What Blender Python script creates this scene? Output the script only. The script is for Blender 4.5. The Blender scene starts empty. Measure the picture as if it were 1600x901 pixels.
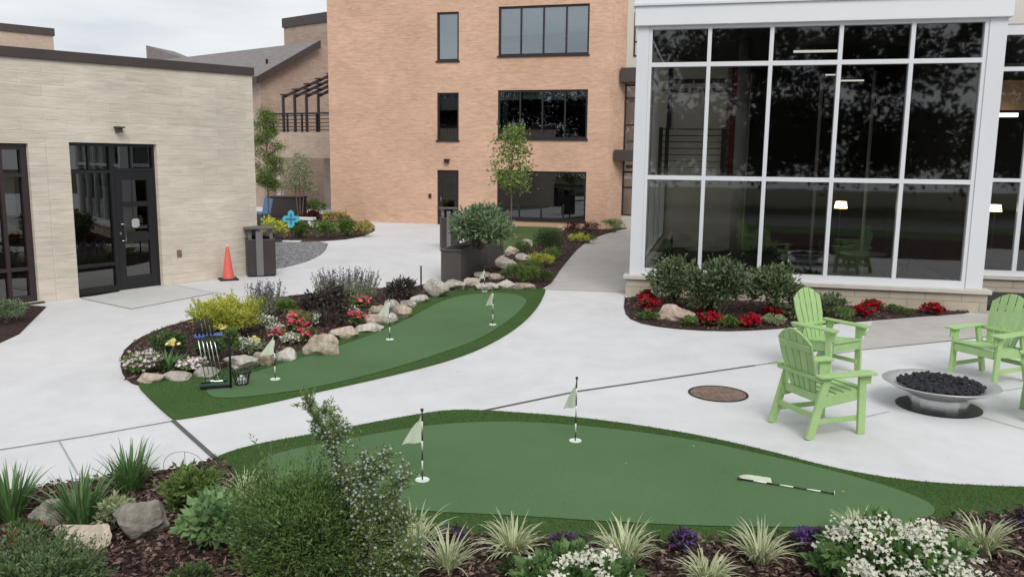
import bpy, math, random
import numpy as np
from mathutils import Vector, Matrix, noise
random.seed(7); RNG = np.random.default_rng(7)
SC = bpy.context.scene; COL = SC.collection
PI = math.pi
# ------------------------------------------------------------------ camera model
F, CH, PITCH, ROLL = 1300.0, 2.6, math.atan(200/1300.0), 0.0117
_f = np.array([0, math.cos(PITCH), -math.sin(PITCH)]); _r = np.array([1., 0, 0]); _u = np.cross(_r, _f)
_c, _s = math.cos(ROLL), math.sin(ROLL)
_r, _u = _r*_c+_u*_s, -_r*_s+_u*_c
def ray(x, y): return _f+_r*(x-800)/F-_u*(y-450.5)/F
def G(x, y, z=0.):
    d = ray(x, y); t = (z-CH)/d[2]
    return np.array([0, 0, CH])+d*t
def proj(p):
    q = np.array(p, float)-np.array([0, 0, CH]); d = q@_f
    return 800+F*(q@_r)/d, 450.5-F*(q@_u)/d
def height(p, y):
    lo, hi = -1, 30
    for _ in range(40):
        m = (lo+hi)/2
        if proj((p[0], p[1], m))[1] > y: lo = m
        else: hi = m
    return lo
def pxm(p): return F/((np.array([p[0], p[1], 0])-np.array([0, 0, CH]))@_f)
def wallhit(A, B, x, y):
    n = np.array([B[1]-A[1], -(B[0]-A[0]), 0]); d = ray(x, y); o = np.array([0, 0, CH])
    t = ((A-o)@n)/(d@n); p = o+d*t
    return ((p-A)[:2]@(B-A)[:2])/np.linalg.norm((B-A)[:2]), p[2]

cam = bpy.data.cameras.new('camera'); co = bpy.data.objects.new('camera', cam); COL.objects.link(co)
cam.sensor_width = 36; cam.lens = 36*F/1600; cam.clip_end = 1000; cam.clip_start = .05
M = Matrix(((_r[0], _u[0], -_f[0], 0), (_r[1], _u[1], -_f[1], 0), (_r[2], _u[2], -_f[2], CH), (0, 0, 0, 1)))
co.matrix_world = M; SC.camera = co

# ------------------------------------------------------------------ node materials
def newmat(name):
    m = bpy.data.materials.new(name); m.use_nodes = True; nt = m.node_tree; nt.nodes.clear()
    out = nt.nodes.new('ShaderNodeOutputMaterial'); return m, nt, out
def N(nt, t, **kw):
    n = nt.nodes.new(t)
    for k, v in kw.items():
        if k.startswith('i_'): n.inputs[int(k[2:]) if k[2:].isdigit() else k[2:].replace('_', ' ')].default_value = v
        else: setattr(n, k, v)
    return n
def L(nt, a, b): nt.links.new(a, b)
def c4(c): return (c[0], c[1], c[2], 1)
def ramp(nt, fac, stops):
    r = nt.nodes.new('ShaderNodeValToRGB'); e = r.color_ramp.elements
    while len(e) < len(stops): e.new(.5)
    for k, (p, c) in zip(e, stops): k.position = p; k.color = c4(c)
    if fac is not None: L(nt, fac, r.inputs[0])
    return r.outputs[0]
def noise_tex(nt, vec, scale, detail=4, rough=.6):
    n = N(nt, 'ShaderNodeTexNoise'); n.inputs['Scale'].default_value = scale; n.inputs['Detail'].default_value = detail
    n.inputs['Roughness'].default_value = rough
    if vec is not None: L(nt, vec, n.inputs['Vector'])
    return n.outputs['Fac']
def coords(nt, scale=(1, 1, 1)):
    t = N(nt, 'ShaderNodeTexCoord'); m = N(nt, 'ShaderNodeMapping'); m.inputs['Scale'].default_value = scale
    L(nt, t.outputs['Object'], m.inputs[0]); return m.outputs[0]
def mixc(nt, fac, a, b, mode='MIX'):
    m = N(nt, 'ShaderNodeMix', data_type='RGBA', blend_type=mode)
    for sock, v in ((m.inputs[0], fac), (m.inputs[6], a), (m.inputs[7], b)):
        if hasattr(v, 'node'): L(nt, v, sock)
        elif isinstance(v, (int, float)): sock.default_value = v
        else: sock.default_value = c4(v)
    return m.outputs[2]
def principled(nt, out, col, rough=.7, metal=0., bump=None, bstr=.3, bdist=.01, spec=.5):
    p = N(nt, 'ShaderNodeBsdfPrincipled')
    if hasattr(col, 'node'): L(nt, col, p.inputs['Base Color'])
    else: p.inputs['Base Color'].default_value = c4(col)
    if hasattr(rough, 'node'): L(nt, rough, p.inputs['Roughness'])
    else: p.inputs['Roughness'].default_value = rough
    p.inputs['Metallic'].default_value = metal; p.inputs['Specular IOR Level'].default_value = spec
    if bump is not None:
        b = N(nt, 'ShaderNodeBump'); b.inputs['Strength'].default_value = bstr; b.inputs['Distance'].default_value = bdist
        L(nt, bump, b.inputs['Height']); L(nt, b.outputs[0], p.inputs['Normal'])
    L(nt, p.outputs[0], out.inputs[0]); return p
def plain(name, col, rough=.6, metal=0., var=.12, scale=6, bump=0., spec=.5, objvar=0.):
    m, nt, out = newmat(name); v = coords(nt)
    n = noise_tex(nt, v, scale, 5)
    lo = [c*(1-var) for c in col]; hi = [min(1, c*(1+var)) for c in col]
    c = ramp(nt, n, [(.3, lo), (.7, hi)])
    if objvar:
        mr = N(nt, 'ShaderNodeMapRange'); mr.inputs[3].default_value = 1-objvar; mr.inputs[4].default_value = 1+objvar; L(nt, N(nt, 'ShaderNodeObjectInfo').outputs['Random'], mr.inputs[0])
        h = N(nt, 'ShaderNodeHueSaturation'); L(nt, c, h.inputs['Color']); L(nt, mr.outputs[0], h.inputs['Value']); c = h.outputs[0]
    principled(nt, out, c, rough, metal, noise_tex(nt, v, scale*8, 3) if bump else None, bump, .01, spec); return m
def emit(name, col, s):
    m, nt, out = newmat(name); e = N(nt, 'ShaderNodeEmission'); e.inputs[0].default_value = c4(col); e.inputs[1].default_value = s
    L(nt, e.outputs[0], out.inputs[0]); return m
def leafmat(name, a, b, trans=.25, rough=.5, spec=.3, mid=None):
    m, nt, out = newmat(name); g = N(nt, 'ShaderNodeNewGeometry'); oi = N(nt, 'ShaderNodeObjectInfo')
    st = [(0, a), (1, b)] if mid is None else [(0, a), (.6, mid), (1, b)]
    col = ramp(nt, g.outputs['Random Per Island'], st)
    h = N(nt, 'ShaderNodeHueSaturation'); L(nt, col, h.inputs['Color'])
    mr = N(nt, 'ShaderNodeMapRange'); mr.inputs[3].default_value = .8; mr.inputs[4].default_value = 1.2
    L(nt, oi.outputs['Random'], mr.inputs[0]); L(nt, mr.outputs[0], h.inputs['Value'])
    p = N(nt, 'ShaderNodeBsdfPrincipled'); L(nt, h.outputs[0], p.inputs['Base Color']); p.inputs['Roughness'].default_value = rough
    p.inputs['Specular IOR Level'].default_value = spec
    t = N(nt, 'ShaderNodeBsdfTranslucent'); L(nt, h.outputs[0], t.inputs[0])
    x = N(nt, 'ShaderNodeMixShader'); x.inputs[0].default_value = trans
    L(nt, p.outputs[0], x.inputs[1]); L(nt, t.outputs[0], x.inputs[2]); L(nt, x.outputs[0], out.inputs[0]); return m
def bladem(name, core, edge):
    m, nt, out = newmat(name); uv = N(nt, 'ShaderNodeUVMap'); s = N(nt, 'ShaderNodeSeparateXYZ'); L(nt, uv.outputs[0], s.inputs[0])
    g = N(nt, 'ShaderNodeNewGeometry')
    a = N(nt, 'ShaderNodeMath', operation='SUBTRACT'); L(nt, s.outputs[0], a.inputs[0]); a.inputs[1].default_value = .5
    b = N(nt, 'ShaderNodeMath', operation='ABSOLUTE'); L(nt, a.outputs[0], b.inputs[0])
    col = ramp(nt, b.outputs[0], [(.14, core), (.22, edge)])
    h = N(nt, 'ShaderNodeHueSaturation'); L(nt, col, h.inputs['Color'])
    mr = N(nt, 'ShaderNodeMapRange'); mr.inputs[3].default_value = .65; mr.inputs[4].default_value = 1.25
    L(nt, g.outputs['Random Per Island'], mr.inputs[0]); L(nt, mr.outputs[0], h.inputs['Value'])
    p = N(nt, 'ShaderNodeBsdfPrincipled'); L(nt, h.outputs[0], p.inputs['Base Color']); p.inputs['Roughness'].default_value = .45
    t = N(nt, 'ShaderNodeBsdfTranslucent'); L(nt, h.outputs[0], t.inputs[0])
    x = N(nt, 'ShaderNodeMixShader'); x.inputs[0].default_value = .25
    L(nt, p.outputs[0], x.inputs[1]); L(nt, t.outputs[0], x.inputs[2]); L(nt, x.outputs[0], out.inputs[0]); return m
def wallvec(nt, sx=1, sz=1):
    t = N(nt, 'ShaderNodeTexCoord'); s = N(nt, 'ShaderNodeSeparateXYZ'); L(nt, t.outputs['Object'], s.inputs[0])
    a = N(nt, 'ShaderNodeMath', operation='ADD'); L(nt, s.outputs[0], a.inputs[0]); L(nt, s.outputs[1], a.inputs[1])
    c = N(nt, 'ShaderNodeCombineXYZ'); L(nt, a.outputs[0], c.inputs[0]); L(nt, s.outputs[2], c.inputs[1])
    m = N(nt, 'ShaderNodeMapping'); m.inputs['Scale'].default_value = (sx, sz, 1); L(nt, c.outputs[0], m.inputs[0]); return m.outputs[0]
def brickmat(name, c1, c2, mortar, bw, bh, ms, bump=.4, var=.15, rough=.85, stretch=True, bd=.008):
    m, nt, out = newmat(name); v = wallvec(nt)
    b = N(nt, 'ShaderNodeTexBrick'); L(nt, v, b.inputs['Vector'])
    b.inputs['Color1'].default_value = c4(c1); b.inputs['Color2'].default_value = c4(c2); b.inputs['Mortar'].default_value = c4(mortar)
    b.inputs['Scale'].default_value = 1; b.inputs['Brick Width'].default_value = bw; b.inputs['Row Height'].default_value = bh
    b.inputs['Mortar Size'].default_value = ms; b.inputs['Mortar Smooth'].default_value = .3; b.inputs['Bias'].default_value = 0
    v2 = wallvec(nt, 1.2, 7 if stretch else 1.5)
    n = noise_tex(nt, v2, 1.6, 6, .65); n2 = noise_tex(nt, wallvec(nt, .35, .5), 1.0, 3)
    g = ramp(nt, n, [(.25, (1-var,)*3), (.75, (1+var,)*3)])
    g2 = ramp(nt, n2, [(.3, (1-var*.8,)*3), (.7, (1+var*.7,)*3)])
    c = mixc(nt, 1., mixc(nt, 1., b.outputs['Color'], g, 'MULTIPLY'), g2, 'MULTIPLY')
    hn = N(nt, 'ShaderNodeMath', operation='SUBTRACT'); L(nt, n, hn.inputs[0]); L(nt, b.outputs['Fac'], hn.inputs[1])
    principled(nt, out, c, rough, 0, hn.outputs[0], bump, bd, .25); return m
def glassmat(name, tint, refl, rcol=(1, 1, 1), rough=0.0):
    m, nt, out = newmat(name)
    lw = N(nt, 'ShaderNodeLayerWeight'); lw.inputs[0].default_value = .35
    mr = N(nt, 'ShaderNodeMapRange'); L(nt, lw.outputs['Fresnel'], mr.inputs[0]); mr.inputs[3].default_value = refl; mr.inputs[4].default_value = 1
    t = N(nt, 'ShaderNodeBsdfTransparent'); t.inputs[0].default_value = c4(tint)
    g = N(nt, 'ShaderNodeBsdfGlossy'); g.inputs[0].default_value = c4(rcol); g.inputs[1].default_value = rough
    v = coords(nt, (.8, .8, .5)); b = N(nt, 'ShaderNodeBump'); b.inputs['Strength'].default_value = .012; b.inputs['Distance'].default_value = .08
    L(nt, noise_tex(nt, v, 1.3, 2), b.inputs['Height']); L(nt, b.outputs[0], g.inputs['Normal'])
    x = N(nt, 'ShaderNodeMixShader'); L(nt, mr.outputs[0], x.inputs[0]); L(nt, t.outputs[0], x.inputs[1]); L(nt, g.outputs[0], x.inputs[2])
    L(nt, x.outputs[0], out.inputs[0]); return m
def groundmat(name, stops, scale, detail=6, rough=.9, big=.5, bigamt=.12, bump=.4, bd=.01, fine=None, spec=.2, stain=0):
    m, nt, out = newmat(name); v = coords(nt)
    n = noise_tex(nt, v, scale, detail, .65); c = ramp(nt, n, stops)
    b = ramp(nt, noise_tex(nt, v, big, 4), [(.3, (1-bigamt,)*3), (.7, (1+bigamt,)*3)])
    c = mixc(nt, 1., c, b, 'MULTIPLY')
    if fine:
        fb = ramp(nt, noise_tex(nt, v, fine[0], 2), [(.35, (1-fine[1],)*3), (.65, (1+fine[1],)*3)]); c = mixc(nt, 1., c, fb, 'MULTIPLY')
    if stain:
        c = mixc(nt, 1., c, ramp(nt, noise_tex(nt, coords(nt, (1, .6, 1)), .75, 9, .7), [(.34, (1-stain,)*3), (.50, (1, 1, 1))]), 'MULTIPLY')
        c = mixc(nt, 1., c, ramp(nt, noise_tex(nt, coords(nt, (1, 1, 1)), 5.5, 4, .6), [(.24, (1-stain*1.3,)*3), (.33, (1, 1, 1))]), 'MULTIPLY')
    principled(nt, out, c, rough, 0, noise_tex(nt, v, scale*1.5, 5), bump, bd, spec); return m

MT = {}
MT['concrete'] = groundmat('concrete', [(.3, (.585, .583, .59)), (.7, (.645, .643, .648))], 2.2, 8, .85, .30, .06, .12, .004, (90, .03), stain=.085)
MT['oldconcrete'] = groundmat('old_concrete', [(.3, (.42, .40, .375)), (.7, (.50, .475, .45))], 3.0, 8, .85, .5, .06, .12, .004, (90, .04), stain=.08)
MT['joint'] = plain('joint_filler', (.10, .095, .095), .9)
MT['hairline'] = plain('saw_cut', (.34, .34, .35), .9)
def gravelmat():
    m, nt, out = newmat('gravel'); v = coords(nt)
    vo = N(nt, 'ShaderNodeTexVoronoi'); vo.inputs['Scale'].default_value = 22; L(nt, v, vo.inputs['Vector'])
    s = N(nt, 'ShaderNodeSeparateColor'); L(nt, vo.outputs['Color'], s.inputs[0])
    c = ramp(nt, s.outputs[0], [(0, (.06, .06, .07)), (.6, (.20, .20, .215)), (1, (.42, .41, .42))])
    principled(nt, out, c, .8, 0, vo.outputs['Distance'], .9, .03); return m
MT['gravel'] = gravelmat()
MT['mulch'] = groundmat('mulch_ground', [(.3, (.018, .011, .010)), (.55, (.06, .036, .031)), (.75, (.13, .085, .075))], 28, 6, .95, 1.2, .2, 1., .03)
MT['putting'] = groundmat('putting_turf', [(.3, (.080, .145, .063)), (.7, (.098, .172, .077))], 60, 3, .9, .45, .10, .5, .003, (260, .10), .1)
MT['fringe'] = groundmat('fringe_turf', [(.3, (.046, .094, .026)), (.7, (.070, .126, .040))], 70, 4, .9, .8, .12, .6, .01, (200, .15), .1)
MT['lawn'] = groundmat('lawn', [(.3, (.05, .09, .03)), (.7, (.09, .14, .05))], 30, 4, .9, .6, .15, .6, .01)
MT['earth'] = groundmat('earth', [(.3, (.10, .085, .06)), (.7, (.12, .13, .06))], 5, 5)
MT['stonewall'] = brickmat('split_face_stone', (.70, .63, .53), (.625, .56, .465), (.77, .705, .615), .80, .20, .010, .7, .15, .9, True, .025)
MT['redbrick'] = brickmat('orange_brick', (.665, .420, .292), (.58, .350, .238), (.67, .49, .385), .21, .068, .008, .35, .15)
MT['brownbrick'] = brickmat('brown_brick', (.44, .33, .265), (.37, .275, .22), (.47, .39, .33), .30, .10, .009, .3, .16)
MT['tanbrick'] = brickmat('tan_brick', (.50, .385, .30), (.44, .34, .265), (.50, .42, .34), .30, .10, .009, .3, .14)
MT['palebrick'] = brickmat('pale_brick', (.50, .44, .38), (.44, .385, .33), (.5, .45, .4), .30, .10, .009, .3, .1)
MT['beigeblock'] = brickmat('limestone_block', (.50, .44, .35), (.44, .385, .305), (.30, .27, .22), .60, .19, .008, .4, .14, .85, False)
MT['capstone'] = plain('cast_stone', (.56, .53, .48), .8, 0, .08, 4, .2)
MT['brownmetal'] = plain('brown_metal_fascia', (.060, .046, .044), .5, 0, .1, 2)
MT['bronze'] = plain('dark_bronze_frame', (.022, .018, .020), .4, 0, .1, 3)
MT['blackmetal'] = plain('black_metal', (.012, .012, .014), .4, 0, .1, 3)
MT['redbrown'] = plain('maroon_steel', (.035, .022, .024), .5, 0, .1, 3)
MT['white'] = plain('white_aluminium', (.70, .715, .745), .35, 0, .02, 1.2)
MT['whitepanel'] = plain('white_panel', (.76, .775, .80), .4, 0, .02, .7)
MT['cream'] = plain('cream_panel', (.62, .59, .52), .7, 0, .04, 1)
MT['shingle'] = plain('grey_brown_shingle', (.20, .18, .175), .9, 0, .16, 3, .4)
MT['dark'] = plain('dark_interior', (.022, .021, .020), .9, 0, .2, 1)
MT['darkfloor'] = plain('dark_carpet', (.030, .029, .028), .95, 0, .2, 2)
MT['curtain'] = plain('grey_curtain', (.22, .22, .22), .9, 0, .2, 2)
MT['blind'] = plain('roller_blind', (.62, .63, .62), .8, 0, .04, 1)
MT['glass'] = glassmat('sunroom_glass', (.72, .72, .69), .055, (1, 1, 1), .025)
MT['doorglass'] = glassmat('door_glass', (.45, .47, .47), .09)
MT['bglass'] = glassmat('blue_tinted_glass', (.46, .52, .55), .26, (.84, .94, 1.0))
MT['bglasslow'] = glassmat('tinted_glass', (.40, .42, .43), .09, (.9, .96, 1.0))
MT['lampglow'] = emit('lamp_glow', (1, .78, .38), 5.)
MT['steel'] = plain('brushed_steel', (.55, .55, .56), .28, 1., .06, 8)
MT['bowl'] = plain('bowl_steel', (.62, .62, .62), .42, .75, .05, 3)
MT['chrome'] = plain('satin_chrome', (.7, .7, .7), .2, 1., .05, 8)
MT['lava'] = plain('black_lava', (.016, .016, .022), .75, 0, .4, 20, .6)
MT['chair'] = plain('lime_recycled_plastic', (.355, .530, .225), .5, 0, .07, 7, .08, .5, .07)
MT['rust'] = plain('rusty_iron', (.20, .135, .105), .85, 0, .35, 7, .5)
MT['binbody'] = plain('dark_brown_panel', (.040, .030, .030), .5, 0, .12, 3)
MT['bingrey'] = plain('grey_strip', (.16, .155, .16), .5, 0, .1, 3)
MT['binlid'] = plain('bronze_lid', (.075, .068, .06), .45, .2, .1, 3)
MT['cone'] = plain('safety_orange', (.72, .125, .10), .5, 0, .08, 8)
MT['conerubber'] = plain('black_rubber', (.02, .02, .02), .8)
MT['planterbox'] = plain('charcoal_planter', (.085, .078, .075), .55, 0, .08, 2)
MT['soil'] = plain('potting_soil', (.03, .022, .018), .95, 0, .3, 20, .5)
MT['flagcloth'] = leafmat('pale_flag_cloth', (.68, .76, .60), (.74, .80, .66), .35, .8, .1)
MT['polewhite'] = plain('white_pole', (.78, .80, .76), .4, 0, .03)
MT['poleblack'] = plain('black_pole', (.02, .024, .02), .4)
MT['cupwhite'] = plain('white_cup', (.72, .80, .72), .5, 0, .03)
MT['blueplate'] = plain('blue_plastic', (.035, .075, .32), .4)
MT['greenmat'] = plain('green_felt', (.02, .13, .06), .9, 0, .15, 20)
MT['grip'] = plain('black_grip', (.02, .02, .026), .7)
MT['ball'] = plain('white_ball', (.80, .80, .80), .35, 0, .02)
MT['teal'] = plain('turquoise_paint', (.08, .50, .62), .5, 0, .1, 8)
MT['bluechair'] = plain('sky_blue_plastic', (.06, .17, .32), .5, 0, .08)
MT['whitepaint'] = plain('white_paint', (.72, .72, .72), .5, 0, .03)
MT['bark'] = plain('bark', (.14, .105, .085), .9, 0, .25, 20, .6)
MT['stem'] = plain('green_stem', (.06, .09, .035), .8, 0, .2, 10)
MT['wire'] = plain('thin_wire', (.30, .30, .30), .5, .5)
MT['wood'] = plain('tan_wood', (.42, .25, .14), .6, 0, .1, 4)
# foliage
LF = dict(
 mid=((.055, .105, .035), (.150, .230, .085)), dark=((.028, .055, .026), (.085, .140, .065)), yew=((.046, .096, .034), (.150, .240, .100)),
 blue=((.085, .145, .100), (.210, .300, .205)), lime=((.27, .32, .05), (.55, .60, .16)), tree=((.060, .105, .032), (.20, .275, .095)),
 grey=((.14, .175, .13), (.33, .38, .29)), maroon=((.035, .016, .018), (.11, .042, .045)), olive=((.18, .165, .065), (.37, .34, .16)),
 plum=((.030, .028, .034), (.090, .085, .090)), rhodo=((.018, .038, .020), (.170, .235, .150)), gloss=((.055, .125, .052), (.15, .265, .115)),
 lily=((.055, .125, .035), (.16, .27, .095)), frost=((.13, .175, .115), (.34, .41, .30)), treedark=((.010, .016, .008), (.03, .042, .02)),
 peony=((.075, .155, .080), (.19, .31, .165)), bedgreen=((.065, .125, .042), (.18, .28, .095)), feather=((.055, .100, .055), (.150, .225, .125)),
 junip=((.085, .150, .060), (.25, .345, .16)))
for k, (a, b) in LF.items(): a, b = [tuple(c*q for c, q in zip(v, (1, 1, 1) if k == 'treedark' else (1.42, 1.32, 1.05))) for v in (a, b)]; MT['l_'+k] = leafmat('leaf_'+k, a, b)
PT = dict(pink=((.55, .045, .10), (.85, .22, .28)), red=((.22, .004, .012), (.42, .012, .025)), white=((.62, .64, .58), (.80, .80, .72)),
 palepink=((.62, .47, .52), (.80, .72, .74)), purple=((.045, .022, .10), (.14, .06, .24)), yellow=((.72, .66, .18), (.85, .80, .40)), hydra=((.60, .60, .48), (.78, .77, .66)),
 salvia=((.085, .075, .105), (.24, .215, .28)), berry=((.36, .47, .40), (.58, .68, .58)))
for k, (a, b) in PT.items(): MT['p_'+k] = leafmat('petal_'+k, a, b, .2, .7, .1)
MT['b_var'] = bladem('variegated_blade', (.24, .33, .12), (.70, .72, .48))
MT['b_green'] = bladem('daylily_blade', (.115, .235, .075), (.155, .28, .10))
MT['b_pale'] = bladem('pale_grass_blade', (.20, .26, .09), (.62, .64, .44))
def rockmat(name, a, b, d):
    m, nt, out = newmat(name); v = coords(nt); oi = N(nt, 'ShaderNodeObjectInfo')
    ad = N(nt, 'ShaderNodeVectorMath', operation='ADD'); L(nt, v, ad.inputs[0]); L(nt, oi.outputs['Location'], ad.inputs[1]); v = ad.outputs[0]
    n = noise_tex(nt, v, 5, 8, .7); c = ramp(nt, n, [(.28, d), (.5, a), (.72, b)])
    w = N(nt, 'ShaderNodeTexWave'); w.inputs['Scale'].default_value = 4; w.inputs['Distortion'].default_value = 9; w.inputs['Detail'].default_value = 4; L(nt, v, w.inputs['Vector'])
    c = mixc(nt, .35, c, ramp(nt, w.outputs['Fac'], [(.2, (.72, .68, .64)), (.8, (1.1, 1.08, 1.05))]), 'MULTIPLY')
    principled(nt, out, c, .88, 0, noise_tex(nt, v, 14, 8, .7), .7, .03, .2); return m
MT['r_tan'] = rockmat('tan_boulder', (.50, .42, .335), (.66, .58, .49), (.26, .21, .165))
MT['r_grey'] = rockmat('grey_boulder', (.43, .395, .35), (.58, .55, .50), (.20, .18, .155))
MT['r_pink'] = rockmat('pinkish_boulder', (.46, .36, .30), (.60, .50, .44), (.25, .18, .15))
MT['r_pale'] = rockmat('pale_boulder', (.48, .455, .41), (.64, .61, .56), (.24, .22, .19))
MT['r_brown'] = rockmat('brown_boulder', (.40, .33, .255), (.54, .46, .37), (.19, .15, .115))
MT['r_moss'] = rockmat('mossy_boulder', (.25, .235, .205), (.38, .35, .32), (.105, .115, .075))

# ------------------------------------------------------------------ mesh helpers
def link(o, parent=None):
    COL.objects.link(o)
    if parent is not None: o.parent = parent
    return o
class MB:
    def __init__(s): s.v = []; s.f = []
    def add(s, vs, fs):
        b = len(s.v); s.v += [tuple(float(c) for c in p) for p in vs]; s.f += [tuple(i+b for i in f) for f in fs]; return s
    def box(s, x0, x1, y0, y1, z0, z1):
        return s.add([(x0, y0, z0), (x1, y0, z0), (x1, y1, z0), (x0, y1, z0), (x0, y0, z1), (x1, y0, z1), (x1, y1, z1), (x0, y1, z1)],
            [(0, 3, 2, 1), (4, 5, 6, 7), (0, 1, 5, 4), (1, 2, 6, 5), (2, 3, 7, 6), (3, 0, 4, 7)])
    def bar(s, a, b, w, h, up=(0, 0, 1)):
        a, b = Vector(a), Vector(b); d = (b-a).normalized(); up = Vector(up)
        sd = d.cross(up)
        if sd.length < 1e-4: sd = d.cross(Vector((1, 0, 0)))
        sd.normalize(); u = sd.cross(d); vs = []
        for p in (a, b):
            for i, j in ((-1, -1), (1, -1), (1, 1), (-1, 1)): vs.append(p+sd*w/2*i+u*h/2*j)
        return s.add(vs, [(0, 1, 2, 3), (7, 6, 5, 4), (0, 4, 5, 1), (1, 5, 6, 2), (2, 6, 7, 3), (3, 7, 4, 0)])
    def tube(s, pts, rad, n=8, cap=True):
        pts = [Vector(p) for p in pts]; rs = rad if isinstance(rad, (list, tuple)) else [rad]*len(pts); rings = []
        for i, p in enumerate(pts):
            d = (pts[min(i+1, len(pts)-1)]-pts[max(i-1, 0)]).normalized()
            x = d.cross(Vector((0, 0, 1)));
            if x.length < .05: x = d.cross(Vector((0, 1, 0)))
            x.normalize(); y = d.cross(x)
            rings.append([p+(x*math.cos(2*PI*k/n)+y*math.sin(2*PI*k/n))*rs[i] for k in range(n)])
        vs = [v for r in rings for v in r]; fs = []
        for i in range(len(pts)-1):
            for k in range(n): fs.append((i*n+k, i*n+(k+1) % n, (i+1)*n+(k+1) % n, (i+1)*n+k))
        if cap: fs += [tuple(range(n))[::-1], tuple(range((len(pts)-1)*n, len(pts)*n))]
        return s.add(vs, fs)
    def lathe(s, prof, n=32, cx=0, cy=0):
        vs = []; fs = []
        for r, z in prof:
            for k in range(n): vs.append((cx+r*math.cos(2*PI*k/n), cy+r*math.sin(2*PI*k/n), z))
        for i in range(len(prof)-1):
            for k in range(n): fs.append((i*n+k, i*n+(k+1) % n, (i+1)*n+(k+1) % n, (i+1)*n+k))
        return s.add(vs, fs)
    def prism(s, pts, z0, z1):
        n = len(pts); vs = [(p[0], p[1], z0) for p in pts]+[(p[0], p[1], z1) for p in pts]
        return s.add(vs, [tuple(range(n))[::-1], tuple(range(n, 2*n))]+[(i, (i+1) % n, n+(i+1) % n, n+i) for i in range(n)])
    def build(s, name, mat, parent=None, smooth=False, bevel=0., loc=None):
        me = bpy.data.meshes.new(name); me.from_pydata(s.v, [], s.f); me.validate(); me.update()
        if isinstance(mat, str): mat = MT[mat]
        me.materials.append(mat); o = bpy.data.objects.new(name, me); link(o, parent)
        if smooth: me.polygons.foreach_set('use_smooth', [True]*len(me.polygons))
        if bevel:
            b = o.modifiers.new('bevel', 'BEVEL'); b.width = bevel; b.segments = 2; b.limit_method = 'ANGLE'
        if loc is not None: o.location = loc
        return o
class NM:                                       # vectorised mesh of loose leaves, several materials
    def __init__(s): s.V = []; s.Fs = []; s.n = 0; s.uv = []
    def add(s, V, Fc, uv=None):
        s.V.append(V.reshape(-1, 3)); s.Fs.append(Fc+s.n); s.n += len(s.V[-1])
        s.uv.append(uv if uv is not None else np.zeros((len(s.V[-1]), 2)))
    def build(s, name, mat, parent=None, loc=None):
        V = np.concatenate(s.V).astype(np.float32); me = bpy.data.meshes.new(name)
        loops = []; starts = []; tot = []; k = 0
        for Fc in s.Fs:
            m = Fc.shape[1]; loops.append(Fc.ravel()); starts.append(k+np.arange(len(Fc))*m); tot.append(np.full(len(Fc), m)); k += Fc.size
        loops = np.concatenate(loops).astype(np.int32); starts = np.concatenate(starts).astype(np.int32)
        me.vertices.add(len(V)); me.vertices.foreach_set('co', V.ravel())
        me.loops.add(len(loops)); me.loops.foreach_set('vertex_index', loops)
        me.polygons.add(len(starts)); me.polygons.foreach_set('loop_start', starts)
        uv = np.concatenate(s.uv).astype(np.float32)
        l = me.uv_layers.new(name='UVMap'); l.data.foreach_set('uv', uv[loops].ravel())
        me.update(calc_edges=True); me.validate()
        me.materials.append(MT[mat] if isinstance(mat, str) else mat)
        o = bpy.data.objects.new(name, me); link(o, parent)
        if loc is not None: o.location = loc
        return o
def nrm(a): return a/np.maximum(np.linalg.norm(a, axis=-1, keepdims=True), 1e-9)
def leaf_geo(P, T, Ln, Wd, fold=.12, rng=RNG):
    n = len(P); T = nrm(T); S = nrm(np.cross(T, rng.normal(size=(n, 3)))); U = np.cross(S, T)
    Ln = np.broadcast_to(Ln, (n,))[:, None]*rng.uniform(.65, 1.25, (n, 1)); Wd = np.broadcast_to(Wd, (n,))[:, None]*rng.uniform(.7, 1.2, (n, 1))
    V = np.stack([P, P+T*Ln*.48+S*Wd/2+U*Ln*fold, P+T*Ln, P+T*Ln*.48-S*Wd/2+U*Ln*fold], 1)
    b = np.arange(n)[:, None]*4
    return V, np.concatenate([b+np.array([[0, 1, 2]]), b+np.array([[0, 2, 3]])])
def flower_geo(P, Nn, r, petals=5, rng=RNG, gap=True):
    n = len(P); Nn = nrm(Nn); S = nrm(np.cross(Nn, rng.normal(size=(n, 3)))); T = np.cross(Nn, S)
    r = np.broadcast_to(r, (n,))[:, None]*rng.uniform(.75, 1.2, (n, 1)); V = [P]
    for k in range(petals*2):
        a = PI*k/petals; q = 1. if k % 2 == 0 else (.55 if gap else .9)
        V.append(P+(S*math.cos(a)+T*math.sin(a))*r*q+Nn*r*.18)
    m = petals*2; V = np.stack(V, 1); b = np.arange(n)[:, None]*(m+1)
    return V, np.concatenate([b+np.array([[0, 1+k, 1+(k+1) % m]]) for k in range(m)])
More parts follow.
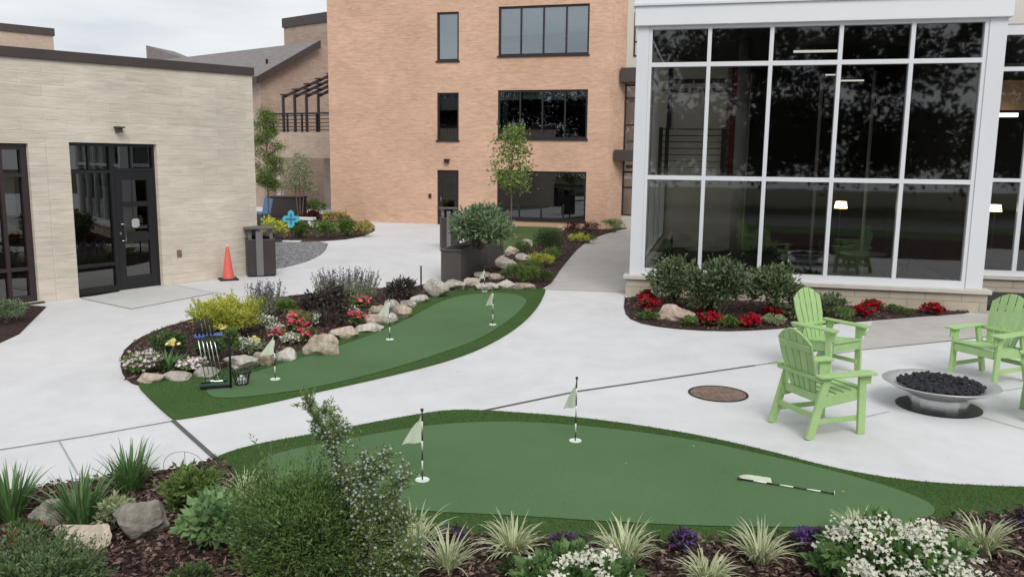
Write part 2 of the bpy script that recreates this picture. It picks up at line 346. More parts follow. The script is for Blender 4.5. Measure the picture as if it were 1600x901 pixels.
def blades(n, Ln, W, th0, bend, spread, rng=RNG, seg=6, up=0.):
    az = rng.uniform(0, 2*PI, n); Ls = Ln*rng.uniform(.55, 1.1, n); t0 = rng.uniform(th0[0], th0[1], n); bd = rng.uniform(bend[0], bend[1], n)
    rr = spread*np.sqrt(rng.uniform(0, 1, n)); p = np.stack([rr*np.cos(az+rng.normal(0, .5, n)), rr*np.sin(az+rng.normal(0, .5, n)), np.zeros(n)], 1)
    H = np.stack([np.cos(az), np.sin(az), np.zeros(n)], 1); S = np.stack([-np.sin(az), np.cos(az), np.zeros(n)], 1); Z = np.array([0, 0, 1.])
    V = []; U = []
    for k in range(seg+1):
        t = k/seg; th = t0+bd*t**1.4; d = H*np.sin(th)[:, None]+Z*np.cos(th)[:, None]; nn = H*np.cos(th)[:, None]-Z*np.sin(th)[:, None]
        w = W*(1-t**2.2)*(.75+.5*min(1, t*3))*.5+.0004
        V += [p-S*w+nn*w*.3, p, p+S*w+nn*w*.3]; U += [(0, t), (.5, t), (1, t)]
        p = p+d*(Ls/seg)[:, None]
    V = np.stack(V, 1); m = V.shape[1]; uv = np.tile(np.array(U), (n, 1)); b = np.arange(n)[:, None]*m; Fc = []
    for k in range(seg):
        for c in range(2): q = k*3+c; Fc.append(b+np.array([[q, q+1, q+4, q+3]]))
    return V, np.concatenate(Fc), uv
def tag(o, label, cat, group=None, kind=None):
    if label: o['label'] = label
    if cat: o['category'] = cat
    if group: o['group'] = group
    if kind: o['kind'] = kind
    return o
def empty(name, label, cat, loc=(0, 0, 0), rz=0, group=None):
    o = bpy.data.objects.new(name, None); o.empty_display_size = .2; link(o); o.location = loc; o.rotation_euler = (0, 0, rz)
    return tag(o, label, cat, group)
def copy_tree(o, parent=None):
    c = o.copy(); link(c, parent)
    for ch in list(o.children): copy_tree(ch, c)
    return c
def smooth_poly(pts, closed=True, it=2):
    for _ in range(it):
        q = []; n = len(pts)
        for i in range(n):
            a, b = pts[i], pts[(i+1) % n]; q += [(a[0]*.75+b[0]*.25, a[1]*.75+b[1]*.25), (a[0]*.25+b[0]*.75, a[1]*.25+b[1]*.75)]
        pts = q
    return pts
def px2w(pts, z=0): return [tuple(G(x, y, z)[:2]) for x, y in pts]
def sheet(name, pts, z, mat, z0=None, kind='structure'):
    mb = MB()
    if z0 is None: mb.add([(p[0], p[1], z) for p in pts], [tuple(range(len(pts)))])
    else: mb.prism(pts, z0, z)
    me_o = mb.build(name, mat); bpy.context.view_layer.update()
    me = me_o.data                                   # make top faces look up
    import bmesh
    bm = bmesh.new(); bm.from_mesh(me); bmesh.ops.recalc_face_normals(bm, faces=bm.faces)
    if z0 is None:
        for f in bm.faces:
            if f.normal.z < 0: f.normal_flip()
    bmesh.ops.triangulate(bm, faces=[f for f in bm.faces if len(f.verts) > 4]); bm.to_mesh(me); bm.free()
    me_o['kind'] = kind; return me_o

# ------------------------------------------------------------------ sky and light
w = bpy.data.worlds.new('World'); SC.world = w; w.use_nodes = True; nt = w.node_tree; nt.nodes.clear()
SUN_EL, SUN_AZ = math.radians(44), math.radians(166)       # azimuth from +Y, clockwise positive
sky = N(nt, 'ShaderNodeTexSky', sky_type='NISHITA'); sky.sun_disc = False; sky.sun_elevation = SUN_EL; sky.sun_rotation = SUN_AZ
hs = N(nt, 'ShaderNodeHueSaturation'); hs.inputs['Saturation'].default_value = .35; hs.inputs['Value'].default_value = 1.0; L(nt, sky.outputs[0], hs.inputs['Color'])
tc = N(nt, 'ShaderNodeTexCoord'); mp = N(nt, 'ShaderNodeMapping'); mp.inputs['Scale'].default_value = (1, 1, 4.5); L(nt, tc.outputs['Generated'], mp.inputs[0])
cn = noise_tex(nt, mp.outputs[0], 2.6, 6, .55)
cl = ramp(nt, cn, [(.32, (5.3, 5.75, 6.3)), (.48, (6.9, 7.2, 7.5)), (.62, (8.0, 8.1, 8.2))])
bg = N(nt, 'ShaderNodeBackground'); bg.inputs[1].default_value = .096
L(nt, mixc(nt, .9, hs.outputs[0], cl), bg.inputs[0]); wo = N(nt, 'ShaderNodeOutputWorld'); L(nt, bg.outputs[0], wo.inputs[0])
sl = bpy.data.lights.new('sun', 'SUN'); sl.energy = 1.6; sl.angle = math.radians(30); sl.color = (1, .97, .93); so = bpy.data.objects.new('sun', sl); link(so)
sd = Vector((math.sin(SUN_AZ)*math.cos(SUN_EL), math.cos(SUN_AZ)*math.cos(SUN_EL), math.sin(SUN_EL)))
so.rotation_euler = sd.to_track_quat('Z', 'Y').to_euler()
SC.view_settings.view_transform = 'Standard'; SC.view_settings.look = 'None'; SC.view_settings.exposure = 0.30; SC.view_settings.gamma = 1

# ------------------------------------------------------------------ ground
sheet('ground', [(-150, -60), (150, -60), (150, 200), (-150, 200)], -.03, 'earth')
sheet('concrete_pavement', [(-40, 4.4), (40, 4.4), (40, 60), (-40, 60)], 0, 'concrete')
sheet('concrete_walkway', px2w([(851, 452), (872, 425), (905, 385), (930, 371), (960, 362), (985, 357)])+[(6.5, 31.5), (6.5, 25), (2.3, 16.3)]+px2w([(979, 457)]), .004, 'oldconcrete')
sheet('stone_walkway', px2w([(1365, 500), (1535, 488)])+[(8.7, 17.3), (16, 15.5), (16, 11.2)]+px2w([(1600, 519), (1510, 530), (1340, 547)]), .004, 'oldconcrete')
sheet('road', [(-60, -13), (60, -13), (60, -5), (-60, -5)], -.02, plain('asphalt', (.16, .16, .165), .9, 0, .1, 3))
sheet('lawn', [(-60, -5), (60, -5), (60, -1), (-60, -1)], -.02, 'lawn')
sheet('door_pad', px2w([(126, 466), (205, 483), (335, 458), (262, 443)]), .005, 'oldconcrete').data.materials[0] = groundmat('pad_concrete', [(.3, (.50, .50, .49)), (.7, (.57, .57, .56))], 3, 8, .85, .5, .05, .1, .004)
FR1 = smooth_poly(px2w([(213, 602), (240, 630), (268, 655), (276, 657), (400, 635), (500, 612), (600, 590), (700, 565), (760, 542), (810, 512), (840, 482), (853, 455), (851, 452), (800, 452), (740, 451), (700, 456), (650, 475), (600, 505), (540, 528), (470, 552), (400, 570), (330, 583), (270, 595), (225, 600)]))
sheet('turf_fringe', FR1, .03, 'fringe', -.02)
PU1 = smooth_poly(px2w([(345, 624), (440, 614), (500, 604), (600, 580), (680, 555), (750, 530), (797, 500), (820, 478), (824, 467), (805, 459), (765, 457), (715, 462), (680, 475), (650, 492), (600, 516), (520, 545), (440, 568), (380, 588), (325, 603), (322, 616)], .03))
sheet('putting_green', PU1, .036, 'putting')
FR2 = smooth_poly(px2w([(300, 748), (335, 717), (400, 697), (500, 680), (600, 660), (680, 646), (725, 643), (800, 647), (900, 655), (1000, 668), (1100, 685), (1200, 708), (1300, 735), (1400, 753), (1500, 762), (1700, 768), (1700, 795), (1600, 803), (1500, 815), (1300, 840), (1100, 853), (1000, 856), (900, 850), (800, 845), (700, 838), (600, 832), (450, 815), (340, 780)]))
sheet('turf_fringe', FR2, .03, 'fringe', -.02)
PU2 = smooth_poly(px2w([(392, 728), (430, 707), (520, 690), (620, 672), (700, 661), (800, 658), (900, 664), (1000, 675), (1100, 690), (1200, 712), (1300, 735), (1390, 760), (1450, 783), (1465, 799), (1440, 815), (1390, 822), (1250, 824), (1100, 822), (950, 815), (800, 805), (680, 800), (560, 790), (450, 765)], .03))
sheet('putting_green', PU2, .036, 'putting')
BED_MID = smooth_poly(px2w([(222, 604), (200, 597), (188, 578), (190, 553), (212, 532), (250, 515), (300, 500), (380, 475), (460, 462), (560, 452), (640, 450), (690, 440), (740, 436), (800, 440), (850, 452), (740, 456), (690, 462), (650, 480), (600, 509), (540, 532), (470, 556), (400, 574), (330, 587), (270, 599)]), it=1)
BED_FAR = smooth_poly(px2w([(853, 455), (880, 415), (907, 384), (932, 370), (962, 361), (990, 355), (990, 346), (900, 352), (850, 372), (815, 385), (785, 402), (740, 425), (690, 438), (740, 450), (800, 455)]), it=1)
BED_SUN = smooth_poly(px2w([(977, 460), (974, 487), (990, 503), (1040, 513), (1120, 518), (1190, 516), (1280, 508), (1400, 498), (1537, 488), (1530, 470), (1250, 455)]), it=1)
BED_GRAVEL = smooth_poly(px2w([(330, 382), (440, 377), (514, 377), (508, 394), (485, 407), (455, 416), (425, 421), (330, 420)]), it=1)
BED_BACK = smooth_poly(px2w([(360, 330), (520, 335), (575, 345), (590, 358), (570, 369), (530, 376), (440, 379), (330, 380)]), it=1)
BED_WALL = px2w([(-140, 600), (30, 522), (72, 480), (45, 478), (-10, 486), (-140, 505)])
bf = px2w([(-400, 800), (-100, 784), (0, 772), (60, 763), (120, 754), (160, 748), (230, 738), (290, 733), (340, 717), (380, 760), (500, 800), (640, 824), (800, 838), (1000, 848), (1150, 842), (1300, 832), (1500, 809), (1600, 797), (2000, 780)])
BED_FRONT = bf+[(12, 5), (12, -1), (-14, -1), (-14, 5)]
for nm, b, z in (('mulch_bed', BED_MID, .022), ('mulch_bed', BED_FAR, .026), ('mulch_bed', BED_SUN, .02), ('gravel_bed', BED_GRAVEL, .012), ('mulch_bed', BED_BACK, .018), ('mulch_bed', BED_WALL, .018), ('mulch_bed', BED_FRONT, .015)):
    sheet(nm, b, z, 'gravel' if nm[0] == 'g' else 'mulch', -.02)
sheet('lawn', px2w([(780, 400), (772, 365), (800, 354), (850, 354), (880, 358), (850, 378), (810, 392)]), .034, 'lawn')
def joint(pts, wd, mat, z=.008):
    mb = MB(); P = px2w(pts)
    for a, b in zip(P, P[1:]):
        a, b = Vector(a), Vector(b); n = (b-a).normalized(); n = Vector((-n.y, n.x))*wd/2
        mb.add([(*(a-n), z), (*(b-n), z), (*(b+n), z), (*(a+n), z)], [(0, 1, 2, 3)])
    o = mb.build('pavement_joint', mat); o['kind'] = 'structure'
joint([(-60, 713), (0, 703), (140, 681), (270, 658)], .016, 'joint'); joint([(270, 657), (337, 717)], .045, 'joint')
joint([(93, 690), (122, 742)], .012, 'hairline'); joint([(745, 644), (900, 612), (1180, 571)], .035, 'joint'); joint([(1180, 571), (1345, 547), (1510, 530), (1640, 515)], .016, 'joint')
joint([(1350, 652), (1390, 643)], .01, 'hairline'); joint([(1520, 648), (1640, 682)], .012, 'hairline'); joint([(1545, 614), (1640, 600)], .01, 'hairline')
joint([(126, 466), (205, 483), (335, 458), (262, 443)], .012, 'joint'); joint([(335, 458), (390, 466)], .01, 'hairline')
joint([(851, 452), (979, 457)], .01, 'hairline')

# loose stuff: bark chips and fringe blades
def inpoly(P, poly):
    poly = np.array(poly); x, y = P[:, 0], P[:, 1]; r = np.zeros(len(P), bool); j = len(poly)-1
    for i in range(len(poly)):
        xi, yi, xj, yj = *poly[i], *poly[j]
        c = ((yi > y) != (yj > y)) & (x < (xj-xi)*(y-yi)/(yj-yi+1e-12)+xi); r ^= c; j = i
    return r
def sample(poly, n, box=None):
    a = np.array(poly); lo, hi = a.min(0), a.max(0)
    if box: lo, hi = np.maximum(lo, box[0]), np.minimum(hi, box[1])
    out = np.zeros((0, 2))
    while len(out) < n:
        P = RNG.uniform(lo, hi, (n*3, 2)); out = np.concatenate([out, P[inpoly(P, poly)]])
    return out[:n]
m, nt, out = newmat('bark_chips'); g = N(nt, 'ShaderNodeNewGeometry')
principled(nt, out, ramp(nt, g.outputs['Random Per Island'], [(0, (.026, .016, .014)), (.6, (.12, .074, .060)), (1, (.29, .21, .18))]), .9, spec=.15); MT['chips'] = m
def chips(poly, n, ln, box=None, z=.02, name='bark_mulch'):
    P = sample(poly, n, box); P = np.c_[P, z+RNG.uniform(.003, .02, n)]; T = RNG.normal(size=(n, 3)); T[:, 2] *= .25
    V, Fc = leaf_geo(P, T, ln, ln*.42, .05); nm = NM(); nm.add(V, Fc); o = nm.build(name, 'chips'); o['kind'] = 'stuff'; tag(o, None, None); return o
tag(chips(BED_FRONT, 26000, .055, ((-4.2, 4.2), (4.8, 7.8))), 'dark red brown bark mulch covering the foreground bed', 'mulch')
tag(chips(BED_MID, 7000, .05), 'bark mulch between flowers behind the boulder edging', 'mulch'); tag(chips(BED_SUN, 5000, .05), 'bark mulch below the sunroom windows', 'mulch')
tag(chips(BED_FAR, 4000, .06), 'bark mulch along the beige walkway', 'mulch')
m, nt, out = newmat('turf_blades'); g = N(nt, 'ShaderNodeNewGeometry')
principled(nt, out, ramp(nt, g.outputs['Random Per Island'], [(0, (.044, .092, .024)), (1, (.092, .160, .052))]), .7, spec=.15); MT['turfblade'] = m
def turfblades(fr, pu, n, ln):
    P = sample(fr, n*2); P = P[~inpoly(P, pu)][:n]; P = np.c_[P, np.full(len(P), .028)]; T = RNG.normal(size=(len(P), 3))*.5; T[:, 2] = 1
    V, Fc = leaf_geo(P, T, ln, ln*.22, .02); nm = NM(); nm.add(V, Fc); o = nm.build('turf_pile', 'turfblade'); o['kind'] = 'stuff'; return o
tag(turfblades(FR2, PU2, 70000, .016), 'dark green turf pile round the nearer putting green', 'turf'); tag(turfblades(FR1, PU1, 40000, .016), 'dark green turf pile round the farther putting green', 'turf')

# ------------------------------------------------------------------ buildings
def facade(x0, x1, z0, z1, ops, depth):
    mb = MB(); xs = sorted({x0, x1, *[o[0] for o in ops], *[o[1] for o in ops]}); zs = sorted({z0, z1, *[o[2] for o in ops], *[o[3] for o in ops]})
    xs = [x for x in xs if x0 <= x <= x1]; zs = [z for z in zs if z0 <= z <= z1]
    for a, b in zip(xs, xs[1:]):
        for c, d in zip(zs, zs[1:]):
            mx, mz = (a+b)/2, (c+d)/2
            if any(o[0] < mx < o[1] and o[2] < mz < o[3] for o in ops): continue
            mb.add([(a, 0, c), (b, 0, c), (b, 0, d), (a, 0, d)], [(0, 1, 2, 3)])
    for a, b, c, d in ops:
        for q in ([(a, 0, c), (a, depth, c), (a, depth, d), (a, 0, d)], [(b, 0, c), (b, 0, d), (b, depth, d), (b, depth, c)], [(a, 0, d), (a, depth, d), (b, depth, d), (b, 0, d)], [(a, 0, c), (b, 0, c), (b, depth, c), (a, depth, c)]):
            mb.add(q, [(0, 1, 2, 3)])
    return mb
def window(parent, x0, x1, z0, z1, y, fw, mat, gmat, vs=(), hs=(), mw=.05, fd=.08, name='window', lip=None):
    mb = MB(); e = .003
    mb.box(x0+e, x0+fw, y, y+fd, z0+e, z1-e).box(x1-fw, x1-e, y, y+fd, z0+e, z1-e)
    mb.box(x0+fw, x1-fw, y+.001, y+fd-.001, z0+e, z0+fw).box(x0+fw, x1-fw, y+.001, y+fd-.001, z1-fw, z1-e)
    zs = [z0+fw]+sorted(hs)+[z1-fw]
    for h in hs: mb.box(x0+fw, x1-fw, y+.002, y+fd-.002, h-mw/2, h+mw/2)
    for v in vs:
        for a, b in zip(zs, zs[1:]): mb.box(v-mw/2, v+mw/2, y+.003, y+fd-.003, a+(mw/2 if a in hs else 0), b-(mw/2 if b in hs else 0))
    if lip: mb.box(x0-.04, x1+.04, -.05, y, z0-.06, z0+.001)
    w_ = mb.build(name, mat, parent)
    MB().add([(x0+fw*.5, y+fd*.55, z0+fw*.5), (x1-fw*.5, y+fd*.55, z0+fw*.5), (x1-fw*.5, y+fd*.55, z1-fw*.5), (x0+fw*.5, y+fd*.55, z1-fw*.5)], [(0, 1, 2, 3)]).build('pane', gmat, w_)
    return w_
def frame_root(name, label, cat, A, B):
    return empty(name, label, cat, (A[0], A[1], 0), math.atan2(B[1]-A[1], B[0]-A[0]))

# --- pale stone building on the left
A, B = G(124, 465), G(405, 427)
sb = frame_root('stone_building', 'long low building of pale split stone with brown roof edge and dark glass door', 'building', A, B)
s1 = 4.19; s0 = -5.
wz = lambda s: 4.25+.029*s
dw, dz = 1.76, 2.83
mb = facade(s0, s1, -.05, 4.05, [(0, dw, .0, dz), (-2.5, -.72, .03, 2.79)], .16)
mb.add([(s0, 0, 4.05), (s1, 0, 4.05), (s1, 0, wz(s1)), (s0, 0, wz(s0))], [(0, 1, 2, 3)])
mb.add([(s1, 0, -.05), (s1, 9, -.05), (s1, 9, wz(s1)), (s1, 0, wz(s1))], [(0, 1, 2, 3)]); mb.add([(s0, 9, -.05), (s0, 0, -.05), (s0, 0, wz(s0)), (s0, 9, wz(s0))], [(0, 1, 2, 3)])
mb.add([(s1, 9, -.05), (s0, 9, -.05), (s0, 9, wz(s0)), (s1, 9, wz(s1))], [(0, 1, 2, 3)])
mb.build('wall', 'stonewall', sb)
e = .04; t = .165
MB().add([(s0-e, -e, wz(s0)-.01), (s1+e, -e, wz(s1)-.01), (s1+e, 9.1, wz(s1)-.01), (s0-e, 9.1, wz(s0)-.01), (s0-e, -e, wz(s0)+t), (s1+e, -e, wz(s1)+t), (s1+e, 9.1, wz(s1)+t), (s0-e, 9.1, wz(s0)+t)],
    [(0, 3, 2, 1), (4, 5, 6, 7), (0, 1, 5, 4), (1, 2, 6, 5), (2, 3, 7, 6), (3, 0, 4, 7)]).build('roof_edge', 'brownmetal', sb, bevel=.01)
MB().box(s0+.1, s1-.1, .3, 8.9, -.02, .01).build('floor', 'darkfloor', sb); MB().box(s0+.1, s1-.1, 3.2, 3.3, .02, 4).build('partition', 'dark', sb)
fr = MB(); y = .09
split = .86
fr.box(.003, .06, y, y+.1, 0, dz-.003).box(split-.05, split+.03, y, y+.1, 0, dz-.06).box(dw-.05, dw-.003, y, y+.1, 0, dz-.003).box(.06, dw-.05, y+.001, y+.099, dz-.06, dz-.003)
fr.box(.06, split-.05, y+.001, y+.099, 2.27, 2.33).box(split+.03, dw-.05, y+.001, y+.099, 2.30, 2.36)
fr.box(.06, split-.05, y+.001, y+.099, .52, .58).box(.06, split-.05, y+.001, y+.099, 0, .13)
fr.box(.40, .43, y+.02, y+.08, 2.33, dz-.06).box(1.25, 1.28, y+.02, y+.08, 2.36, dz-.06)
ent = fr.build('entrance_frame', 'blackmetal', sb)
gl = MB()
for a, b, c, d in ((.04, .83, .1, 2.3), (.04, 1.72, 2.34, 2.79)): gl.add([(a, y+.05, c), (b, y+.05, c), (b, y+.05, d), (a, y+.05, d)], [(0, 1, 2, 3)])
gl.build('pane', 'doorglass', ent)
dl, dr, dt = split+.035, dw-.055, 2.295
db = MB().box(dl, dl+.14, y, y+.06, .02, dt).box(dr-.14, dr, y, y+.06, .02, dt).box(dl+.14, dr-.14, y+.001, y+.059, .02, .27).box(dl+.14, dr-.14, y+.001, y+.059, dt-.16, dt)
db.box(dl+.14, dr-.14, y+.002, y+.058, 1.62, 1.72).box(dl+.14, dr-.14, y+.002, y+.058, .95, 1.10)
door = db.build('door', 'blackmetal', sb, bevel=.004)
MB().add([(dl+.1, y+.03, .2), (dr-.1, y+.03, .2), (dr-.1, y+.03, dt-.1), (dl+.1, y+.03, dt-.1)], [(0, 1, 2, 3)]).build('pane', 'doorglass', door)
MB().tube([(dl+.05, y, .98), (dl+.05, y-.055, .98), (dl+.12, y-.075, .98), (dl+.12, y-.075, 1.3), (dl+.05, y-.055, 1.3), (dl+.05, y, 1.3)], .013, 8).build('handle', 'chrome', door, True)
MB().lathe([(0, 0), (.022, 0), (.022, .012), (0, .012)], 12).build('lock', 'chrome', door).matrix_local = Matrix.Translation((dl+.05, y-.001, 1.12)) @ Matrix.Rotation(PI/2, 4, 'X')
dc = MB(); pts = [(0.10*math.cos(a)*(1 if k % 3 else .8), .10*math.sin(a)*(1 if k % 3 else .85)) for k, a in enumerate(np.linspace(0, 2*PI, 13)[:-1])]
dc.add([(dl+.40+p[0], y+.026, 1.30+p[1]) for p in pts], [tuple(range(12))]).build('pale_patch', plain('pale_grey', (.42, .42, .42), .7), door)  # flat pale patch on the door glass
for px_, py_, in ((183, 202),):
    s, z = wallhit(A, B, px_, py_); lt = MB().box(s-.055, s+.055, -.10, -.002, z-.06, z+.02).box(s-.075, s+.085, -.14, -.001, z+.02, z+.05)
    lt.build('wall_light', 'binlid', sb, bevel=.01)
s, z = wallhit(A, B, 280, 396); MB().box(s-.055, s+.055, -.012, -.001, z-.075, z+.075).box(s-.035, s+.035, -.02, -.012, z-.05, z+.05).build('outlet_cover', 'rust', sb, bevel=.004)
window(sb, -2.5, -.72, .03, 2.79, .07, .11, 'redbrown', 'doorglass', (-1.62, -1.16), (.62, 2.25), .06, .1)
MB().box(-1.35, -.86, .28, .30, 1.55, 2.23).build('blind', 'blind', sb)
MB().box(-2.55, -.66, -.06, .07, -.03, .028).build('sill', 'redbrown', sb)
MB().box(dw*.0+.85, dw-.05, -.06, .09, -.02, .018).build('threshold', 'capstone', sb)
MB().box(-.43, -.418, -.003, -.0005, -.02, 2.79).build('control_joint', 'capstone', sb); MB().box(1.05, 1.5, .9, .92, 1.1, 2.0).build('wall_panel', 'curtain', sb)

# --- orange brick building
A, B = G(570, 346.5), G(690, 350.5)
rb = frame_root('brick_building', 'three storey orange brick building with dark framed windows', 'building', A, B)
x0, x1, zt = -1.535, 10.12, 11.
OPS = [(3.21, 4.12, 6.43, 8.28), (3.21, 4.12, 3.36, 5.21), (3.21, 4.12, 0., 2.18), (5.73, 9.27, 6.57, 8.40), (5.73, 9.28, 3.43, 5.28), (5.73, 9.29, .31, 2.19)]
mb = facade(x0, x1, -.05, zt, OPS, .14)
mb.add([(x0, 12, -.05), (x0, 0, -.05), (x0, 0, zt), (x0, 12, zt)], [(0, 1, 2, 3)]); mb.add([(x1, 0, -.05), (x1+.42, .9, -.05), (x1+.42, .9, zt), (x1, 0, zt)], [(0, 1, 2, 3)])
mb.add([(x1+.42, .9, -.05), (x1+.42, 12, -.05), (x1+.42, 12, zt), (x1+.42, .9, zt)], [(0, 1, 2, 3)]); mb.add([(x1+.42, 12, -.05), (x0, 12, -.05), (x0, 12, zt), (x1+.42, 12, zt)], [(0, 1, 2, 3)])
mb.build('wall', 'redbrick', rb)
MB().prism([(x0-.04, -.04), (x1+.02, -.04), (x1+.46, .88), (x1+.46, 12), (x0-.04, 12)], zt, zt+.2).build('roof', 'brownmetal', rb)
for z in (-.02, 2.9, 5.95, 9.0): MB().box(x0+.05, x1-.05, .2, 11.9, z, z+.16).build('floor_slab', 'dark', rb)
for k, (a, b, c, d) in enumerate(OPS):
    if k == 2: continue
    top = d > 6; wide = b-a > 2
    vs = [a+(b-a)*q/4 for q in (1, 2, 3)] if wide else ()
    w_ = window(rb, a, b, c, d, .05, .075, 'bronze', 'bglass' if top else 'bglasslow', vs if k != 5 else (), (), .06, .08, lip=True)
    if top:
        ys = [(a, b)] if not wide else [(a+(b-a)*q/4, a+(b-a)*(q+1)/4) for q in range(4)]
        for q, (u, v) in enumerate(ys): MB().box(u+.05, v-.05, .20, .21, (c+.42*(d-c)+.03*q) if wide else c+.1, d-.05).build('blind', 'blind', w_)
    elif k == 1: MB().box(a+.05, b-.05, .2, .21, c+.64*(d-c), d-.05).build('blind', 'blind', w_)
    elif k == 4:
        for q in range(4): MB().box(a+(b-a)*q/4+.06, a+(b-a)*(q+1)/4-.06, .2, .21, c+(.80+.02*(q % 2))*(d-c), d-.05).build('blind', 'blind', w_)
        MB().box(a+.1, a+.32, .3, .33, c+.05, d-.1).build('curtain', 'curtain', w_)
    elif k == 5:
        for q in (1, 2, 3): MB().box(a+(b-a)*q/4-.03, a+(b-a)*q/4+.03, .06, .12, c+.075, c+.62).build('mullion', 'bronze', w_)
for q in range(6): MB().box(3.3+q*.14, 3.315+q*.14, .9, .92, 3.4, 4.2).build('railing_bar', 'curtain', rb)
a, b, c, d = OPS[2]; dr_ = MB().box(a+.005, a+.09, .05, .12, 0, d-.005).box(b-.09, b-.005, .05, .12, 0, d-.005).box(a+.09, b-.09, .051, .119, d-.09, d-.005)
dr_.box(a+.09, b-.09, .07, .11, .02, .25).box(a+.09, a+.2, .07, .11, .25, d-.1).box(b-.2, b-.09, .07, .11, .25, d-.1).box(a+.2, b-.2, .071, .109, 1.0, 1.1).box(a+.2, b-.2, .071, .109, d-.25, d-.1)
dd = dr_.build('door', 'bronze', rb)
MB().add([(a+.15, .09, .2), (b-.15, .09, .2), (b-.15, .09, d-.2), (a+.15, .09, d-.2)], [(0, 1, 2, 3)]).build('pane', 'bglasslow', dd)
MB().box(a+.13, a+.17, .02, .07, .95, 1.1).build('handle', 'steel', dd)
s, z = wallhit(A, B, 699, 252); MB().box(s-.09, s+.09, -.14, -.002, z-.07, z+.05).box(s-.11, s+.11, -.18, -.001, z+.05, z+.09).build('wall_light', 'bronze', rb, bevel=.01)
s, z = wallhit(A, B, 672, 306); MB().box(s-.06, s+.06, -.04, -.001, z-.09, z+.09).build('switch_box', 'redbrown', rb, bevel=.008)
# glazed bay at its right end
bx, by = 10.55, .95
bay = MB().add([(bx, by, 6.1), (bx+4, by, 6.1), (bx+4, by, zt), (bx, by, zt)], [(0, 1, 2, 3)])
bay.build('bay_wall', 'cream', rb); MB().add([(bx, by, -.05), (bx+4, by, -.05), (bx+4, by, .5), (bx, by, .5)], [(0, 1, 2, 3)]).build('bay_base', 'cream', rb)
window(rb, bx+.27, bx+.68, 6.55, 8.2, by-.03, .06, 'bronze', 'bglass', (), (7.1,), .05, .06)
window(rb, bx, bx+1.6, .5, 5.9, by, .06, 'bronze', 'bglasslow', (bx+.42, bx+1.0), (1.6, 2.2, 2.95, 4.0, 5.0, 5.5), .07, .08)
MB().box(bx-.12, bx+2.4, by-.55, by-.002, 5.55, 6.1).build('canopy_beam', 'brownmetal', rb, bevel=.02); MB().box(bx-.25, bx+2.4, by-.75, by-.002, 2.62, 3.05).build('canopy_beam', 'brownmetal', rb, bevel=.02)
for z in (4.85, 3.3, 2.35): MB().box(bx+.15, bx+1.4, by-.25, by-.003, z, z+.12).build('sunshade_fin', 'binlid', rb)

# --- white framed sunroom
A, B = G(977, 462), G(1535, 489)
sr = frame_root('sunroom', 'glass walled sunroom with white aluminium frame on low stone base', 'building', A, B)
Ls = float(np.linalg.norm((B-A)[:2])); mul = [wallhit(A, B, x, 281)[0] for x in (1099, 1194, 1300, 1410)]
gl0, gl1 = .30, 6.03; zb, zm1, zm2, ztp = .55, 2.31, 4.40, 5.07
MB().box(.0, Ls+.06, .0, .25, -.05, .34).build('base_wall', 'beigeblock', sr); MB().box(0, .25, .25, 9, -.05, .34).build('side_base_wall', 'beigeblock', sr)
MB().box(-.05, Ls+.11, -.06, .3, .34, .42).build('base_cap', 'capstone', sr, bevel=.01)
MB().box(.06, .285, .03, .28, .42, 5.1).build('corner_post', 'white', sr, bevel=.006); MB().box(6.05, 6.33, .03, .30, .42, 5.1).build('corner_post', 'white', sr, bevel=.006)
fm = MB(); yf = .05; fd = .16
fm.box(.287, .345, yf, yf+fd, .42, 5.098).box(5.985, 6.048, yf, yf+fd, .42, 5.098).box(.345, 5.985, yf+.001, yf+fd-.001, .421, zb).box(.345, 5.985, yf+.001, yf+fd-.001, ztp-.03, 5.098)
for z in (zm1, zm2): fm.box(.345, 5.985, yf+.002, yf+fd-.002, z-.04, z+.04)
zz = [(zb, zm1-.04), (zm1+.04, zm2-.04), (zm2+.04, ztp-.03)]
for s in mul:
    for a, b in zz: fm.box(s-.035, s+.035, yf+.003, yf+fd-.003, a, b)
gf = fm.build('window_frame', 'white', sr)
xs = [.345]+mul+[5.985]
for a, b in zip(xs, xs[1:]):
    for c, d in zz: MB().add([(a+.02, yf+.08, c-.01), (b-.02, yf+.08, c-.01), (b-.02, yf+.08, d+.01), (a+.02, yf+.08, d+.01)], [(0, 1, 2, 3)]).build('pane', 'glass', gf)
MB().box(.02, 6.38, -.05, .4, 5.10, 5.45).build('fascia', 'whitepanel', sr, bevel=.008); MB().box(-.02, 6.42, -.09, 10, 5.45, 5.49).build('roof_drip_edge', 'white', sr); MB().box(.0, 6.36, -.03, 10, 5.49, 6.1).build('roof_upstand', 'whitepanel', sr, bevel=.01)
# side glazing to the left
sg = MB()
for yy in (.30, 2.4, 4.5, 6.6, 8.8): sg.box(.08, .2, yy, yy+.1, .42, 5.1)
for z in (.42, 2.27, 4.36, 5.0): sg.box(.09, .19, .4, 8.8, z, z+.1)
sgo = sg.build('side_frame', 'white', sr)
MB().add([(.14, .3, .45), (.14, 8.9, .45), (.14, 8.9, 5.05), (.14, .3, 5.05)], [(0, 1, 2, 3)]).build('pane', 'glass', sgo); MB().box(0, 2.5, 8.9, 9., -.05, 5.45).build('end_wall', 'cream', sr); MB().box(2.5, 2.58, 7.9, 9.0, .1, 5.4).build('light_block_panel', 'dark', sr)  # last box: dark panel added to close a gap that let sunlight in
